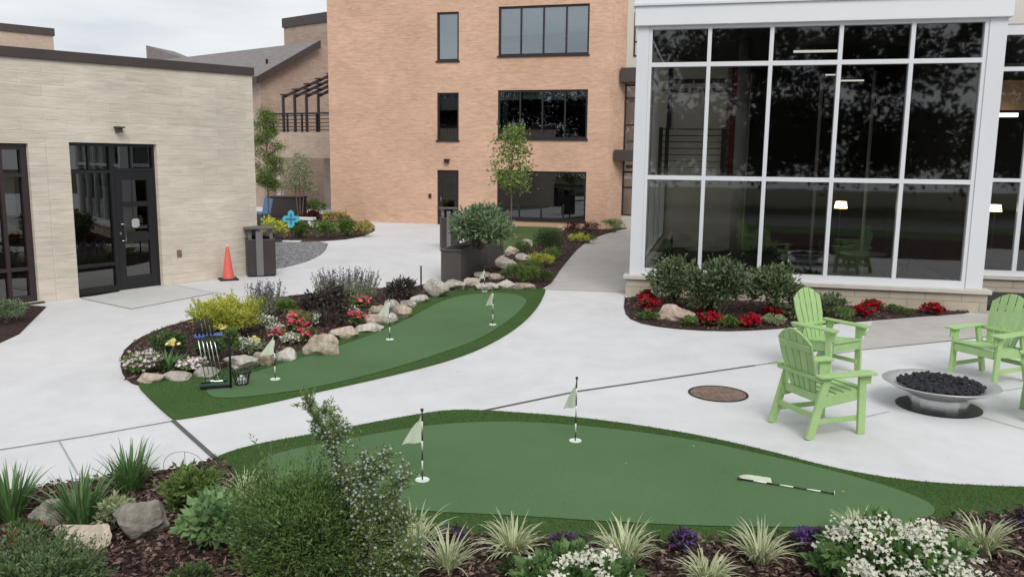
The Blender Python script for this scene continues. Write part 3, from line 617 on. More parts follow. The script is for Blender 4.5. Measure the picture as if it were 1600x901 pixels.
# interior
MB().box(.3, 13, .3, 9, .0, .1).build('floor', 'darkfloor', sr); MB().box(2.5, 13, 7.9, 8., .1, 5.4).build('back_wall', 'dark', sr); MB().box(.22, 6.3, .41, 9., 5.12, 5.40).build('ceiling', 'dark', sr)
def inlamp(x, y, yd):
    An, dirv = np.array([sr.location.x, sr.location.y]), sr.rotation_euler.z; cx, sx = math.cos(dirv), math.sin(dirv)
    A2 = np.array([An[0]-sx*yd, An[1]+cx*yd, 0]); B2 = A2+np.array([cx, sx, 0]); return wallhit(A2, B2, x, y)
yp = 3.0
def ib(x0, x1, y0, y1, dy, th, mb): u0, v1 = inlamp(x0, y0, yp+dy); u1, v0 = inlamp(x1, y1, yp+dy); return mb.box(min(u0, u1), max(u0, u1), yp+dy, yp+dy+th, min(v0, v1), max(v0, v1))
ib(1030, 1136, 106, 276, 0, .05, MB()).build('wall_panel', 'cream', sr)
gr = MB()
for q in ((1030, 1138, 139, 144), (1045, 1048, 106, 200), (1052, 1132, 124, 130)): ib(*q, -.03, .028, gr)
gr.build('panel_trim', 'redbrown', sr)
rl = MB()
for k in range(7): ib(1030, 1130, 201+k*10, 203+k*10, -.25, .03, rl)
for q in (1030, 1040, 1128): ib(q, q+3, 199, 276, -.28, .03, rl)
rl.build('railing', 'bronze', sr)
ib(1138, 1146, 106, 276, .0, .06, MB()).build('panel_edge', plain('dull_red', (.16, .035, .03), .8), sr)
MB().tube([(2.1, 2.2, .1), (2.1, 2.2, 5.1)], .13, 20).build('column', 'curtain', sr, True); MB().tube([(3.75, 3.2, .1), (3.75, 3.2, 4.5)], .035, 8).build('interior_pole', 'curtain', sr); MB().tube([(4.7, 2.6, .1), (4.7, 2.6, 4.5)], .035, 8).build('interior_pole', 'curtain', sr)  # round column and two bare thin upright poles
tubem = emit('dim_tube', (1, .97, .9), .7)
ib(1240, 1308, 79, 81.5, 0, .03, MB()).build('ceiling_tube', tubem, sr); ib(1312, 1350, 125, 127, -.6, .03, MB()).build('ceiling_tube', tubem, sr); ib(1290, 1306, 116, 118, -.4, .03, MB()).build('ceiling_tube', tubem, sr)
def inlamp(x, y, yd):
    An, dirv = np.array([sr.location.x, sr.location.y]), sr.rotation_euler.z; cx, sx = math.cos(dirv), math.sin(dirv)
    A2 = np.array([An[0]-sx*yd, An[1]+cx*yd, 0]); B2 = A2+np.array([cx, sx, 0]); return wallhit(A2, B2, x, y)
for px_, py_ in ((1314, 320),):
    s, z = inlamp(px_, py_, 2.2); MB().lathe([(.12, -.07), (.13, -.07), (.105, .07), (.095, .07), (.12, -.07)], 20, s, 2.2).build('lamp_shade', 'lampglow', sr).location = (0, 0, z); MB().tube([(s, 2.2, .1), (s, 2.2, z-.07)], .012, 8).build('lamp_stand', 'bronze', sr)
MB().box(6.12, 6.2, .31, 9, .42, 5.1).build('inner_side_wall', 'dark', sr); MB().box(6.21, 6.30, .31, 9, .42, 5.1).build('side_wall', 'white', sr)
# furniture seen through the glass
def table(x, yy):
    MB().lathe([(0, .74), (.45, .74), (.46, .77), (0, .78)], 24, x, yy).lathe([(.03, .1), (.03, .74)], 8, x, yy).lathe([(.25, .1), (.22, .13), (.03, .14)], 16, x, yy).build('dining_table', 'curtain', sr)
table(1.5, 2.2); table(4.7, 2.4)
for x, yy, sgn in ((.95, 2.2, 1), (4.05, 2.3, 1), (5.4, 2.6, -1)):
    c_ = MB().box(x-.2, x+.2, yy-.2, yy+.2, .53, .57).box(x-sgn*.2-.02, x-sgn*.2+.02, yy-.2, yy+.2, .57, 1.0)
    for i in (-.18, .18):
        for j in (-.18, .18): c_.tube([(x+i, yy+j, .1), (x+i, yy+j, .54)], .015, 6)
    c_.build('dining_chair', 'dark', sr)

# --- recessed glazed wing on the right
yb = 2.15
o2 = sr.matrix_world
bpy.context.view_layer.update()
P2 = sr.matrix_world @ Vector((6.3, yb, 0))
wg = empty('glazed_wing', 'recessed dark glazed wing with white frames at right picture edge', 'building', P2, sr.rotation_euler.z)
MB().box(0, 8, 0, .25, -.05, .36).build('base_wall', 'beigeblock', wg); MB().box(0, 8, -.05, .27, .36, .43).build('base_cap', 'capstone', wg)
fm = MB().box(.0, .06, .02, .14, .43, 5.3).box(.06, 8, .021, .139, .431, .53).box(.06, 8, .021, .139, 2.29, 2.36).box(.06, 8, .021, .139, 4.42, 4.5).box(.06, 8, .021, .139, 5.1, 5.3)
for s in (1.2, 2.4, 3.6, 4.8, 6): fm.box(s-.04, s+.04, .022, .138, .53, 2.29).box(s-.04, s+.04, .022, .138, 2.36, 4.42).box(s-.04, s+.04, .022, .138, 4.5, 5.1)
gw = fm.build('window_frame', 'white', wg)
MB().add([(.03, .08, .5), (8, .08, .5), (8, .08, 5.15), (.03, .08, 5.15)], [(0, 1, 2, 3)]).build('pane', 'glass', gw)
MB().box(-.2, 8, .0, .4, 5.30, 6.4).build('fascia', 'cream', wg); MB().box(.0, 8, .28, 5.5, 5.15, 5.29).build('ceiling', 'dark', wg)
MB().box(.25, 3, 1.2, 1.3, 3.75, 4.35).build('soffit_beam', 'wood', wg); MB().box(.5, 1.3, 1.0, 1.1, 3.6, 3.68).build('ceiling_tube', emit('white_tube', (1, .97, .9), 2.), wg)
A2 = np.array([*P2[:2], 0])+np.array([-math.sin(wg.rotation_euler.z), math.cos(wg.rotation_euler.z), 0])*.9; s, z = wallhit(A2, A2+np.array([math.cos(wg.rotation_euler.z), math.sin(wg.rotation_euler.z), 0]), 1555, 325)
MB().lathe([(.12, -.07), (.13, -.07), (.105, .07), (.095, .07), (.12, -.07)], 20, s, .9).build('lamp_shade', 'lampglow', wg).location = (0, 0, z); MB().tube([(s, .9, .1), (s, .9, z-.07)], .012, 8).build('lamp_stand', 'bronze', wg)

# --- brown brick building beyond, with sloping roof
def at(x, y, D):
    d = ray(x, y); t = D/d[1]; return np.array([0, 0, CH])+d*t
d_ = np.array([-.79, .61])
A0 = at(407, 122, 44)
bb = empty('brown_brick_building', 'brown brick building with sloping shingle roof, corner tower and balcony', 'building', (A0[0], A0[1], 0), math.atan2(-d_[1], -d_[0]))
# local x = towards the right end, local y = away
ze, zr, dep = A0[2], 8.73, 3.7
MB().add([(0, 0, -.05), (0, dep+6, -.05), (0, dep+6, zr), (0, dep, zr), (0, 0, ze)], [(0, 1, 2, 3, 4)]).add([(-18.3, 0, -.05), (0, 0, -.05), (0, 0, ze), (-18.3, 0, ze)], [(0, 1, 2, 3)]).build('wall', 'brownbrick', bb)
MB().add([(.25, -.3, ze-.12), (.25, dep+.1, zr), (-18.3, dep+.1, zr), (-18.3, -.3, ze-.12), (.25, -.3, ze+.05), (.25, dep+.1, zr+.17), (-18.3, dep+.1, zr+.17), (-18.3, -.3, ze+.05)], [(0, 1, 2, 3), (7, 6, 5, 4), (0, 4, 5, 1), (1, 5, 6, 2), (2, 6, 7, 3), (3, 7, 4, 0)]).build('roof', 'shingle', bb)
MB().add([(.26, -.34, ze-.3), (.26, dep, zr-.2), (.26, dep, zr+.2), (.26, -.34, ze+.08), (.34, -.34, ze-.3), (.34, dep, zr-.2), (.34, dep, zr+.2), (.34, -.34, ze+.08)], [(0, 1, 2, 3), (7, 6, 5, 4), (0, 4, 5, 1), (1, 5, 6, 2), (2, 6, 7, 3), (3, 7, 4, 0)]).build('rake_board', 'brownmetal', bb)
MB().box(-18.3, .25, -.42, -.305, ze-.3, ze+.04).build('gutter', 'brownmetal', bb)
MB().tube([(-1.2, 1.3, ze+.4), (-1.2, 1.3, ze+1.15)], .07, 8).build('vent_pipe', 'blackmetal', bb)
tl = at(443, 30, 53); T0 = bb.matrix_world
bpy.context.view_layer.update(); loc = bb.matrix_world.inverted() @ Vector(tl)
tz = at(478, 21, 51)[2]
MB().box(loc.x, loc.x+7, loc.y, loc.y+5, 4, tz-.55).build('tower_wall', 'brownbrick', bb); MB().box(loc.x-.08, loc.x+7.1, loc.y-.08, loc.y+5.1, tz-.55, tz).build('tower_cap', 'brownmetal', bb)
rl = MB()
for k in range(5): rl.tube([(loc.x-.1-k*.9, loc.y-.5, zr+.1), (loc.x-.1-k*.9, loc.y-.5, zr+.55)], .025, 6)
rl.tube([(loc.x-.1, loc.y-.5, zr+.55), (loc.x-3.7, loc.y-.5, zr+.55)], .025, 6); rl.build('roof_railing', 'wire', bb)
# balcony in front of its gable end (world aligned with facade of the orange building)
bl = at(426, 246, 41.5); br = at(540, 247, 39.5)
by_ = empty('balcony', 'brick balcony with black railing and sloping maroon pergola beside orange building', 'balcony', (bl[0], bl[1], 0), math.atan2(br[1]-bl[1], br[0]-bl[0]))
Lb = float(np.hypot(*(br-bl)[:2]))
MB().box(0, Lb, 0, 4, 2.6, 3.82).build('parapet', 'tanbrick', by_)
MB().box(.3, Lb, 3.5, 3.7, -.05, 2.6).build('ground_floor_wall', 'palebrick', by_); MB().box(0, .25, .2, .45, -.05, 2.6).build('support_pier', 'palebrick', by_)
rl = MB()
for k in range(5): rl.box(-.25, Lb, .1, .13, 3.9+k*.17, 3.94+k*.17)
rl.box(-.3, Lb, .07, .16, 4.66, 4.74)
for k in range(5): rl.box(k*.9-.02, k*.9+.04, .07, .16, 3.82, 4.66)
rl.build('railing', 'blackmetal', by_)
pg = MB()
for k in range(4): pg.box(.55+k*.72, .65+k*.72, .15, .25, 3.82, 5.55+k*.0)
for k in range(4): pg.bar((.6+k*.72, .2, 5.5), (2.6+k*.72, 3.0, 7.2), .1, .14)
for k in range(7): t_ = k/6; pg.bar((.45+2*t_, .2+2.8*t_, 5.62+1.7*t_), (3.2+2*t_, .2+2.8*t_, 5.62+1.7*t_), .09, .07)
pg.build('pergola', 'redbrown', by_)
# --- far tower and far roof
f0 = at(-60, 34, 62); f1 = at(82, 41, 66)
ft = empty('far_tower', 'distant tan brick block with brown cap and arched louvre at far left', 'building', (f0[0], f0[1], 0), math.atan2(f1[1]-f0[1], f1[0]-f0[0])); Lt = float(np.hypot(*(f1-f0)[:2])); tz = (f0[2]+f1[2])/2
MB().box(0, Lt, 0, 6, -.05, tz-.55).build('wall', 'tanbrick', ft); MB().box(-.1, Lt+.1, -.1, 6.1, tz-.55, tz).build('roof_cap', 'brownmetal', ft)
cx = Lt*.73; ar = [(cx+.75*math.cos(a), 9.6+.75*math.sin(a)) for a in np.linspace(0, PI, 14)]
MB().add([(p[0], -.06, p[1]) for p in ar]+[(p[0], -.002, p[1]) for p in ar], [tuple(range(14))]+[(i, i+1, 15+i, 14+i) for i in range(13)]).build('louvre', 'binlid', ft)
ar2 = MB().tube([(cx+.85*math.cos(a), -.05, 9.6+.85*math.sin(a)) for a in np.linspace(0, PI, 14)], .09, 6); ar2.build('arch_trim', 'tanbrick', ft)
g0 = at(229, 88, 60); gt = at(229, 71, 60)
MB().add([(0, 0, 0), (3, 1, 0), (3, 5, 0), (0, 5, 0), (0, 0, gt[2]-g0[2]+1.2), (3.2, 1, .9), (3.2, 5, .9), (0, 5, gt[2]-g0[2]+1.4)], [(0, 3, 2, 1), (4, 5, 6, 7), (0, 1, 5, 4), (1, 2, 6, 5), (2, 3, 7, 6), (3, 0, 4, 7)]).build('shed_dormer', 'shingle', None, loc=(g0[0], g0[1], g0[2]-1.2))
o = bpy.data.objects['shed_dormer']; tag(o, 'small grey sloping roof showing above the stone building roof edge', 'roof')
MB().box(0, 3, 1, 5, -g0[2]+1.2, -.002).build('wall', 'brownbrick', o)


# ------------------------------------------------------------------ plants
def cluster_pts(blobs, K, n, sd, shell=(.55, 1.), flat=.0):
    P = []; D = []; tot = sum(b[3]*b[4]*b[5] for b in blobs)
    for (cx, cy, cz, rx, ry, rz) in blobs:
        k = max(3, int(K*rx*ry*rz/tot)); u = nrm(RNG.normal(size=(k, 3))); u[:, 2] = np.where(u[:, 2] < -.35, -u[:, 2], u[:, 2]); rad = RNG.uniform(*shell, (k, 1))
        C = u*rad*np.array([rx, ry, rz])*RNG.uniform(.86, 1.12, (k, 1))+np.array([cx, cy, cz]); m = max(1, int(n*rx*ry*rz/tot/k))
        Q = np.repeat(C, m, 0)+RNG.normal(0, sd, (k*m, 3))*np.array([1, 1, .75]); P.append(Q); D.append(nrm(np.repeat(u, m, 0)+nrm(Q-np.repeat(C, m, 0))*.7))
    return np.concatenate(P), np.concatenate(D)
def stems_to(targets, base_r, r0, name, parent, mat='bark', h0=0., n=6):
    mb = MB()
    for q in targets:
        a = RNG.uniform(0, 2*PI); b = Vector((base_r*math.cos(a), base_r*math.sin(a), -.02)); q = Vector(q); m = b.lerp(q, .5)+Vector((0, 0, .12*(q-b).length)); mb.tube([b, m, q], [r0, r0*.7, r0*.3], 5)
    return mb.build(name, mat, parent)
def spot(x0, x1, yt, yb, z=0.):
    """plant position, width and height from where it stands in the picture"""
    c = G((x0+x1)/2, yb, z); s = pxm(c); w_ = (x1-x0)/s; c[1] += w_*.3; return c, w_, max(.05, height(c, yt)-z)
def shrub(name, label, cat, x0, x1, yt, yb, mat, leaf=.04, n=2500, lw=.5, K=60, z=.015, dep=1., up=.35, sd=.09, blobs=None, group=None, stem=True, fold=.12, rough=1., sprays=0, sl=.16):
    c, w_, h = spot(x0, x1, yt, yb, z); o = empty(name, label, cat, (c[0], c[1], z), 0, group); r = w_/2
    if blobs is None:
        nb = 5; blobs = [(0, 0, h*.5, r*.8, r*.75*dep, h*.48)]
        for k in range(nb): a = 2*PI*k/nb+RNG.uniform(0, .8); q = RNG.uniform(.28, .42); blobs.append((math.cos(a)*r*.48, math.sin(a)*r*.45*dep, h*RNG.uniform(.28, .55), r*q*1.3, r*q*1.2*dep, h*RNG.uniform(.26, .42)))
    else: blobs = [(b[0]*r, b[1]*r, b[2]*h, b[3]*r, b[4]*r, b[5]*h) for b in blobs]
    P, D = cluster_pts(blobs, K, n, min(w_, h)*sd); P[:, 2] = np.maximum(P[:, 2], .01)
    T = D+RNG.normal(0, .55, P.shape); T[:, 2] += up
    V, Fc = leaf_geo(P, T, leaf, leaf*lw, fold); nm = NM(); nm.add(V, Fc); nm.build('foliage', 'l_'+mat, o)
    if sprays:
        i = RNG.integers(0, len(P), sprays*4); out_ = np.linalg.norm(P[i]/np.array([r, r*dep, h])-np.array([0, 0, .45]), axis=1); i = i[np.argsort(-out_)[:sprays]]
        d = nrm(D[i]+RNG.normal(0, .25, (sprays, 3))+np.array([0, 0, .55])); m = 22; u = np.tile(np.linspace(0, 1, m), sprays)[:, None]; ln = np.repeat(RNG.uniform(.5, 1.2, (sprays, 1))*sl, m, 0)
        Q = np.repeat(P[i], m, 0)+np.repeat(d, m, 0)*u*ln+RNG.normal(0, .005, (sprays*m, 3)); T2 = np.repeat(d, m, 0)+RNG.normal(0, .5, Q.shape); V, Fc = leaf_geo(Q, T2, leaf*.8, leaf*lw*.75, fold); s2 = NM(); s2.add(V, Fc); s2.build('new_shoots', 'l_'+mat, o)['kind'] = 'stuff'
    if stem: stems_to(P[RNG.integers(0, len(P), 14)]*np.array([.8, .8, .75]), r*.12, max(.006, w_*.012), 'stem', o)
    o['_r'] = r; o['_h'] = h; return o, r, h
def blooms(o, r, h, mat, n, size, K=8, petals=5, sd=.05, zr=(.7, 1.05), rr=.85, name='bloom', dom=True):
    C = []
    for k in range(K):
        a = RNG.uniform(0, 2*PI); q = rr*math.sqrt(RNG.uniform(0, 1)); C.append((q*r*math.cos(a), q*r*math.sin(a), h*RNG.uniform(*zr)*(1-.45*q*q if dom else 1)))
    m = max(1, n//K)
    def heads(C):
        P = np.repeat(C, m, 0)+RNG.normal(0, sd, (len(C)*m, 3))*np.array([1, 1, .55]); Nn = RNG.normal(0, .5, P.shape); Nn[:, 2] += 1; Nn[:, 1] -= .5
        V, Fc = flower_geo(P, Nn, size, petals); nm = NM(); nm.add(V, Fc); return nm.build(name, 'p_'+mat, o)
    C = np.array(C)
    if K <= 12:
        for k in range(K): heads(C[k:k+1])
    else: heads(C)['kind'] = 'stuff'
def tuft(name, label, cat, x0, x1, yt, yb, mat, n=140, W=.012, th0=(.05, .7), bend=(.5, 1.6), spread=.07, z=.015, Lk=1., group=None):
    c = G((x0+x1)/2, yb-(yb-yt)*.18, z); s = pxm(c); w_ = (x1-x0)/s; h = max(.08, height(c, yt)-z); o = empty(name, label, cat, (c[0], c[1], z), 0, group)
    V, Fc, uv = blades(n, max(h*1.12, w_*.62)*Lk, W, th0, bend, spread); nm = NM(); nm.add(V, Fc, uv); nm.build('blades', mat, o); return o, w_/2, h

# middle bed
shrub('spirea_shrub', 'rounded yellow green shrub behind the club rack', 'shrub', 278, 400, 468, 532, 'lime', .05, 8000, .42, 150, up=.35, sd=.09, sprays=160, sl=.13)
def salvia(label, x0, x1, yt, yb, n):
    n = int(n*1.05)
    c, w_, h = spot(x0, x1, yt, yb); o = empty('salvia', label, 'flowering plant', (c[0], c[1], .015)); r = w_/2
    a = RNG.uniform(0, 2*PI, n); q = np.sqrt(RNG.uniform(0, 1, n)); b = np.stack([q*r*.75*np.cos(a), q*r*.6*np.sin(a), np.zeros(n)], 1); t = b+np.stack([b[:, 0]*.3+RNG.normal(0, .03, n), b[:, 1]*.25, h*RNG.uniform(.68, 1.05, n)], 1)
    m = 16; u = np.repeat(np.linspace(.52, 1, m)[None], n, 0).ravel()[:, None]; P = np.repeat(b, m, 0)*(1-u)+np.repeat(t, m, 0)*u+RNG.normal(0, .006, (n*m, 3)); T = RNG.normal(0, 1, P.shape); T[:, 2] += .9
    
    for k in range(n):
        V, Fc = leaf_geo(P[k*m:(k+1)*m], T[k*m:(k+1)*m], .036, .026, .1); nm = NM(); nm.add(V, Fc); nm.build('flower_spike', 'p_salvia', o)
    st = NM(); V, Fc = leaf_geo(b, t-b, np.linalg.norm(t-b, axis=1)*.95, .016, 0); st.add(V, Fc)
    P = np.repeat(b, 46, 0)+(np.repeat(t-b, 46, 0))*RNG.uniform(.05, .62, (n*46, 1))+RNG.normal(0, .03, (n*46, 3)); T = RNG.normal(0, 1, P.shape); T[:, 2] += .4; V, Fc = leaf_geo(P, T, .045, .016, .1); st.add(V, Fc); st.build('foliage', 'l_grey', o); return o
salvia('smaller clump of grey purple flower spikes beside the yellow green shrub', 378, 442, 440, 494, 46)
salvia('wide clump of grey purple flower spikes behind the dark leaved shrub', 476, 592, 424, 474, 95)
shrub('dark_leaved_shrub', 'purple black leaved shrub in front of the wide salvia clump', 'shrub', 464, 545, 447, 512, 'plum', .075, 1300, .6, 40, up=.1)
shrub('dark_leaved_shrub', 'small dark leaved peony left of the thin black post', 'shrub', 594, 650, 436, 470, 'plum', .10, 520, .4, 24, up=.1)
shrub('green_shrub', 'low dark green mound behind the yellow daylily at the bed tip', 'shrub', 226, 284, 518, 562, 'dark', .04, 2200, .5, 40)
shrub('green_shrub', 'small green shrub between the two salvia clumps', 'shrub', 428, 462, 466, 494, 'bedgreen', .045, 1200, .4, 24)
shrub('green_shrub', 'dark green leafy mound behind the club rack frame', 'shrub', 305, 345, 528, 570, 'dark', .045, 1600, .5, 30)
shrub('green_shrub', 'feathery green clump right of the putter grips', 'shrub', 348, 372, 510, 562, 'mid', .05, 1300, .3, 30, up=.8)
shrub('ornamental_mound', 'olive tan grassy mound above the pink geraniums', 'plant', 440, 486, 487, 516, 'olive', .06, 1400, .16, 30, up=.8)
for x0, x1, yt, yb, lb in ((188, 247, 553, 588, 'pale pink flower carpet at the left tip of the middle bed'), (276, 318, 562, 584, 'pale pink flower patch right of the yellow daylily')):
    o, r, h = shrub('bedding_flowers', lb, 'flowers', x0, x1, yt, yb, 'bedgreen', .04, 1200, .6, 30, stem=False); blooms(o, r, h, 'palepink', 210, .026, 40, 5, .035, (.75, 1.1))
for x0, x1, yt, yb, lb in ((360, 402, 530, 556, 'silvery white flower patch behind the long white boulder'), (394, 432, 494, 515, 'white flower patch below the smaller salvia'), (436, 470, 522, 540, 'white flower patch between the two pink geraniums'), (478, 500, 487, 512, 'small white flower patch below the dark leaved shrub'), (412, 446, 506, 524, 'pale white flower patch left of the upper pink geranium'), (538, 560, 480, 496, 'tiny white flower patch beside the right pink geranium')):
    o, r, h = shrub('bedding_flowers', lb, 'flowers', x0, x1, yt, yb, 'grey', .035, 900, .4, 24, stem=False); blooms(o, r, h, 'white', 150, .016, 40, 5, .03, (.75, 1.1))
for x0, x1, yt, yb, lb in ((446, 476, 493, 524, 'upper pink geranium beside the olive mound'), (466, 494, 516, 538, 'lower pink geranium touching the boulder edging'), (426, 440, 517, 530, 'small pink bloom behind the nearest flag of the bed'), (504, 522, 471, 486, 'pink geranium under the dark leaved shrub'), (550, 574, 466, 482, 'rear pink geranium at the right end of the bed'), (546, 570, 488, 512, 'deep pink geranium above the brown boulders')):
    o, r, h = shrub('geranium', lb, 'flowers', x0, x1, yt, yb, 'mid', .06, 420, .8, 16, stem=False); blooms(o, r, h, 'pink', 90, .03, 9, 5, .04, (.85, 1.15))
for x0, x1, yt, yb, lb, nb in ((236, 290, 534, 585, 'yellow flowering daylily clump at the left bed tip', 3), (390, 414, 524, 548, 'small pale yellow daylily near the long white boulder', 3), (335, 362, 505, 545, 'pale yellow daylily behind the club rack', 3)):
    o, r, h = tuft('daylily', lb, 'flowering plant', x0, x1, yt+10, yb, 'b_green', 50, .03, (.05, .8), (.4, 1.3), .06); b_ = blooms(o, r*.7, h*1.2, 'yellow', nb*5, .036, nb, 6, .025, (.9, 1.1), .6, 'bloom', False)
# bed beside the gravel
for x0, x1, yt, yb, mt, lb in ((404, 446, 340, 374, 'lime', 'yellow green shrub beside the dark bin'), (446, 486, 348, 372, 'mid', 'green shrub right behind the turquoise ornament'), (486, 528, 345, 373, 'bedgreen', 'mid green shrub in the middle of the gravel bed edge'), (524, 556, 342, 370, 'mid', 'green shrub left of the bed tip by the orange wall'), (548, 582, 346, 370, 'olive', 'reddish olive shrub at the right tip of the far bed'), (500, 545, 330, 350, 'olive', 'olive shrub against the orange wall corner'), (425, 462, 314, 338, 'maroon', 'dark red foliage beside the blue chair'), (462, 512, 312, 336, 'bedgreen', 'long low shrub row under the small far tree'), (468, 500, 330, 346, 'maroon', 'dark red low plant behind the gravel bed')):
    shrub('bed_shrub', lb, 'shrub', x0, x1, yt, yb, mt, .09, 1100, .55, 36, sd=.1)
# bed along the walkway
for x0, x1, yt, yb, mt, n, lb in ((830, 888, 357, 400, 'dark', 3200, 'large dark green mound beside the lawn patch'), (778, 850, 414, 444, 'mid', 2600, 'low spreading green juniper above the boulders'), (818, 874, 397, 419, 'lime', 1600, 'yellow green juniper between the dark mound and boulders'), (878, 912, 345, 370, 'maroon', 1000, 'dark red shrub left of its twin below the big window'), (906, 940, 344, 368, 'maroon', 1000, 'brown red shrub right of its twin below the big window'), (934, 985, 342, 364, 'bedgreen', 1300, 'bright green shrub at the brick building corner'), (884, 926, 365, 381, 'lime', 1000, 'low yellow ground cover under the red shrubs'), (803, 832, 376, 398, 'mid', 1000, 'small green shrub at the edge of the lawn patch'), (846, 880, 388, 408, 'bedgreen', 900, 'small bright green clump below the large dark green mound'), (905, 935, 366, 380, 'mid', 800, 'little green clump beside the beige walkway bend'), (835, 866, 424, 442, 'dark', 700, 'dark low clump at the narrow end of the walkway bed'), (806, 850, 408, 426, 'bedgreen', 1100, 'low green cover right of the tall pale boulder')):
    shrub('bed_shrub', lb, 'shrub', x0, x1, yt, yb, mt, .055, n, .35, 50, sd=.09, up=.5)
shrub('juniper_shrub', 'blue green juniper at the stone wall foot on the left edge', 'shrub', -40, 32, 468, 508, 'blue', .05, 2600, .3, 50, up=.3)
# sunroom bed
for x0, x1, yt, yb, n, mt, lb in ((1016, 1094, 402, 482, 2800, 'rhodo', 'left glossy rhododendron bush against the sunroom'), (1070, 1186, 405, 502, 4600, 'rhodo', 'largest rhododendron bush in the middle of the sunroom bed'), (1166, 1262, 418, 496, 3000, 'rhodo', 'right rhododendron bush behind the rear green chair'), (1228, 1314, 412, 470, 900, 'dark', 'dark open bush under the fourth sunroom window')):
    shrub('rhododendron', lb, 'bush', x0, x1, yt, yb, mt, .095, n, .42, 95, sd=.075, up=.25)
shrub('rhododendron', 'low green bush under the sunroom sill behind the chair', 'bush', 1230, 1345, 458, 503, 'rhodo', .085, 1300, .42, 50, sd=.08)
for x0, x1, yt, yb, lb in ((1000, 1019, 452, 474, 'red flower clump at the far left bed corner'), (1002, 1028, 462, 490, 'red flower clump just left of the pink boulder'), (1096, 1118, 474, 494, 'upper red clump right of the pink boulder'), (1097, 1126, 486, 511, 'lower red clump right of the pink boulder'), (1160, 1190, 489, 512, 'red clump at the front edge of the sunroom bed'), (1196, 1222, 477, 496, 'red clump directly left of the rear green chair'), (1340, 1368, 474, 496, 'front one of the red pair right of the rear chair'), (1354, 1379, 466, 486, 'rear one of the red pair right of the rear chair'), (1448, 1475, 472, 492, 'red clump nearest the right hand green chair')):
    o, r, h = shrub('red_begonia', lb, 'flowers', x0, x1, yt+3, yb, 'dark', .05, 320, .7, 14, stem=False); blooms(o, r, h, 'red', 330, .032, 34, 5, .03, (.6, 1.1), 1.0)
for x0, x1, yt, yb, lb in ((1064, 1098, 494, 511, 'low green cover right behind the pink boulder'), (1124, 1162, 494, 513, 'low green cover between two front red clumps'), (1190, 1240, 492, 510, 'low green cover left of the rear green chair'), (1292, 1340, 478, 504, 'low green cover right of the rear chair back'), (996, 1034, 486, 502, 'low green cover left of the pink boulder'), (1376, 1440, 477, 492, 'sparse green cover between the right red clumps')):
    shrub('ground_cover', lb, 'plant', x0, x1, yt, yb, 'frost' if x0 % 4 else 'mid', .04, 900, .5, 30, stem=False)
# foreground bed
for x0, x1, yt, yb, lb in ((-30, 62, 735, 828, 'green daylily tuft at the left picture edge'), (62, 190, 742, 838, 'green daylily tuft above the tan boulder'), (158, 248, 698, 782, 'green daylily tuft nearest the pavement joint')):
    tuft('daylily', lb, 'plant', x0, x1, yt, yb, 'b_green', 150, .016, (.0, .65), (.15, 1.0), .07)
for x0, x1, yt, yb, lb in ((340, 430, 735, 805, 'variegated grass tuft left of the round shrub'), (612, 684, 788, 872, 'variegated grass tuft right of the berried juniper'), (648, 748, 828, 905, 'variegated grass tuft under the left flag'), (750, 854, 806, 884, 'variegated grass tuft at the centre left of the front bed edge'), (924, 1026, 812, 892, 'variegated grass tuft above the middle hydrangea'), (1058, 1152, 858, 922, 'variegated grass tuft cut by the bottom edge'), (1142, 1234, 818, 894, 'variegated grass tuft left of the deep purple flowers'), (1296, 1376, 796, 850, 'variegated grass tuft behind the left hydrangea heads'), (1488, 1582, 800, 878, 'variegated grass tuft right of the large hydrangea')):
    q = RNG.uniform(0, 1); tuft('variegated_grass', lb, 'ornamental grass', x0, x1, yt, yb, 'b_var', int(75+60*q), .0115+.003*q, (.02, .62+.25*RNG.uniform()), (.6+.3*RNG.uniform(), 1.6+.6*q), .035+.03*RNG.uniform())
shrub('leafy_shrub', 'mid green leafy shrub left above the pale peony', 'shrub', 248, 338, 734, 808, 'mid', .06, 1500, .5, 50, up=.3)
shrub('peony', 'broad leaved pale green peony in front of the mulch', 'plant', 282, 372, 778, 868, 'peony', .085, 700, .6, 46, up=.15, sd=.08)
shrub('filler_plant', 'grey green filler plant between tuft and grey boulder', 'plant', 146, 205, 778, 832, 'frost', .05, 700, .5, 26)
shrub('round_shrub', 'dense round dark green shrub in the foreground', 'shrub', 356, 570, 752, 945, 'yew', .036, 21000, .30, 220, up=.4, sd=.11, sprays=420, sl=.17, blobs=[(0, 0, .42, .8, .7, .42), (-.5, -.1, .3, .45, .4, .3), (.45, -.1, .5, .42, .4, .40), (-.12, .1, .70, .42, .4, .28), (.34, .2, .76, .3, .3, .24), (-.52, .1, .55, .3, .3, .3), (.1, -.3, .6, .3, .3, .3)])
shrub('feathery_shrub', 'feathery green shrub filling the bottom left corner', 'shrub', -80, 120, 868, 965, 'feather', .04, 8500, .34, 200, up=.3, sd=.08, sprays=220, sl=.16)
shrub('low_juniper', 'low green plant at the bottom behind the mulch patch', 'plant', 255, 330, 885, 940, 'dark', .04, 800, .4, 24)
o, r, h = shrub('geranium', 'rust red flower in the lower left foreground', 'flowers', 8, 60, 812, 850, 'dark', .05, 400, .6, 16); blooms(o, r, h, 'red', 24, .022, 4, 5, .03)
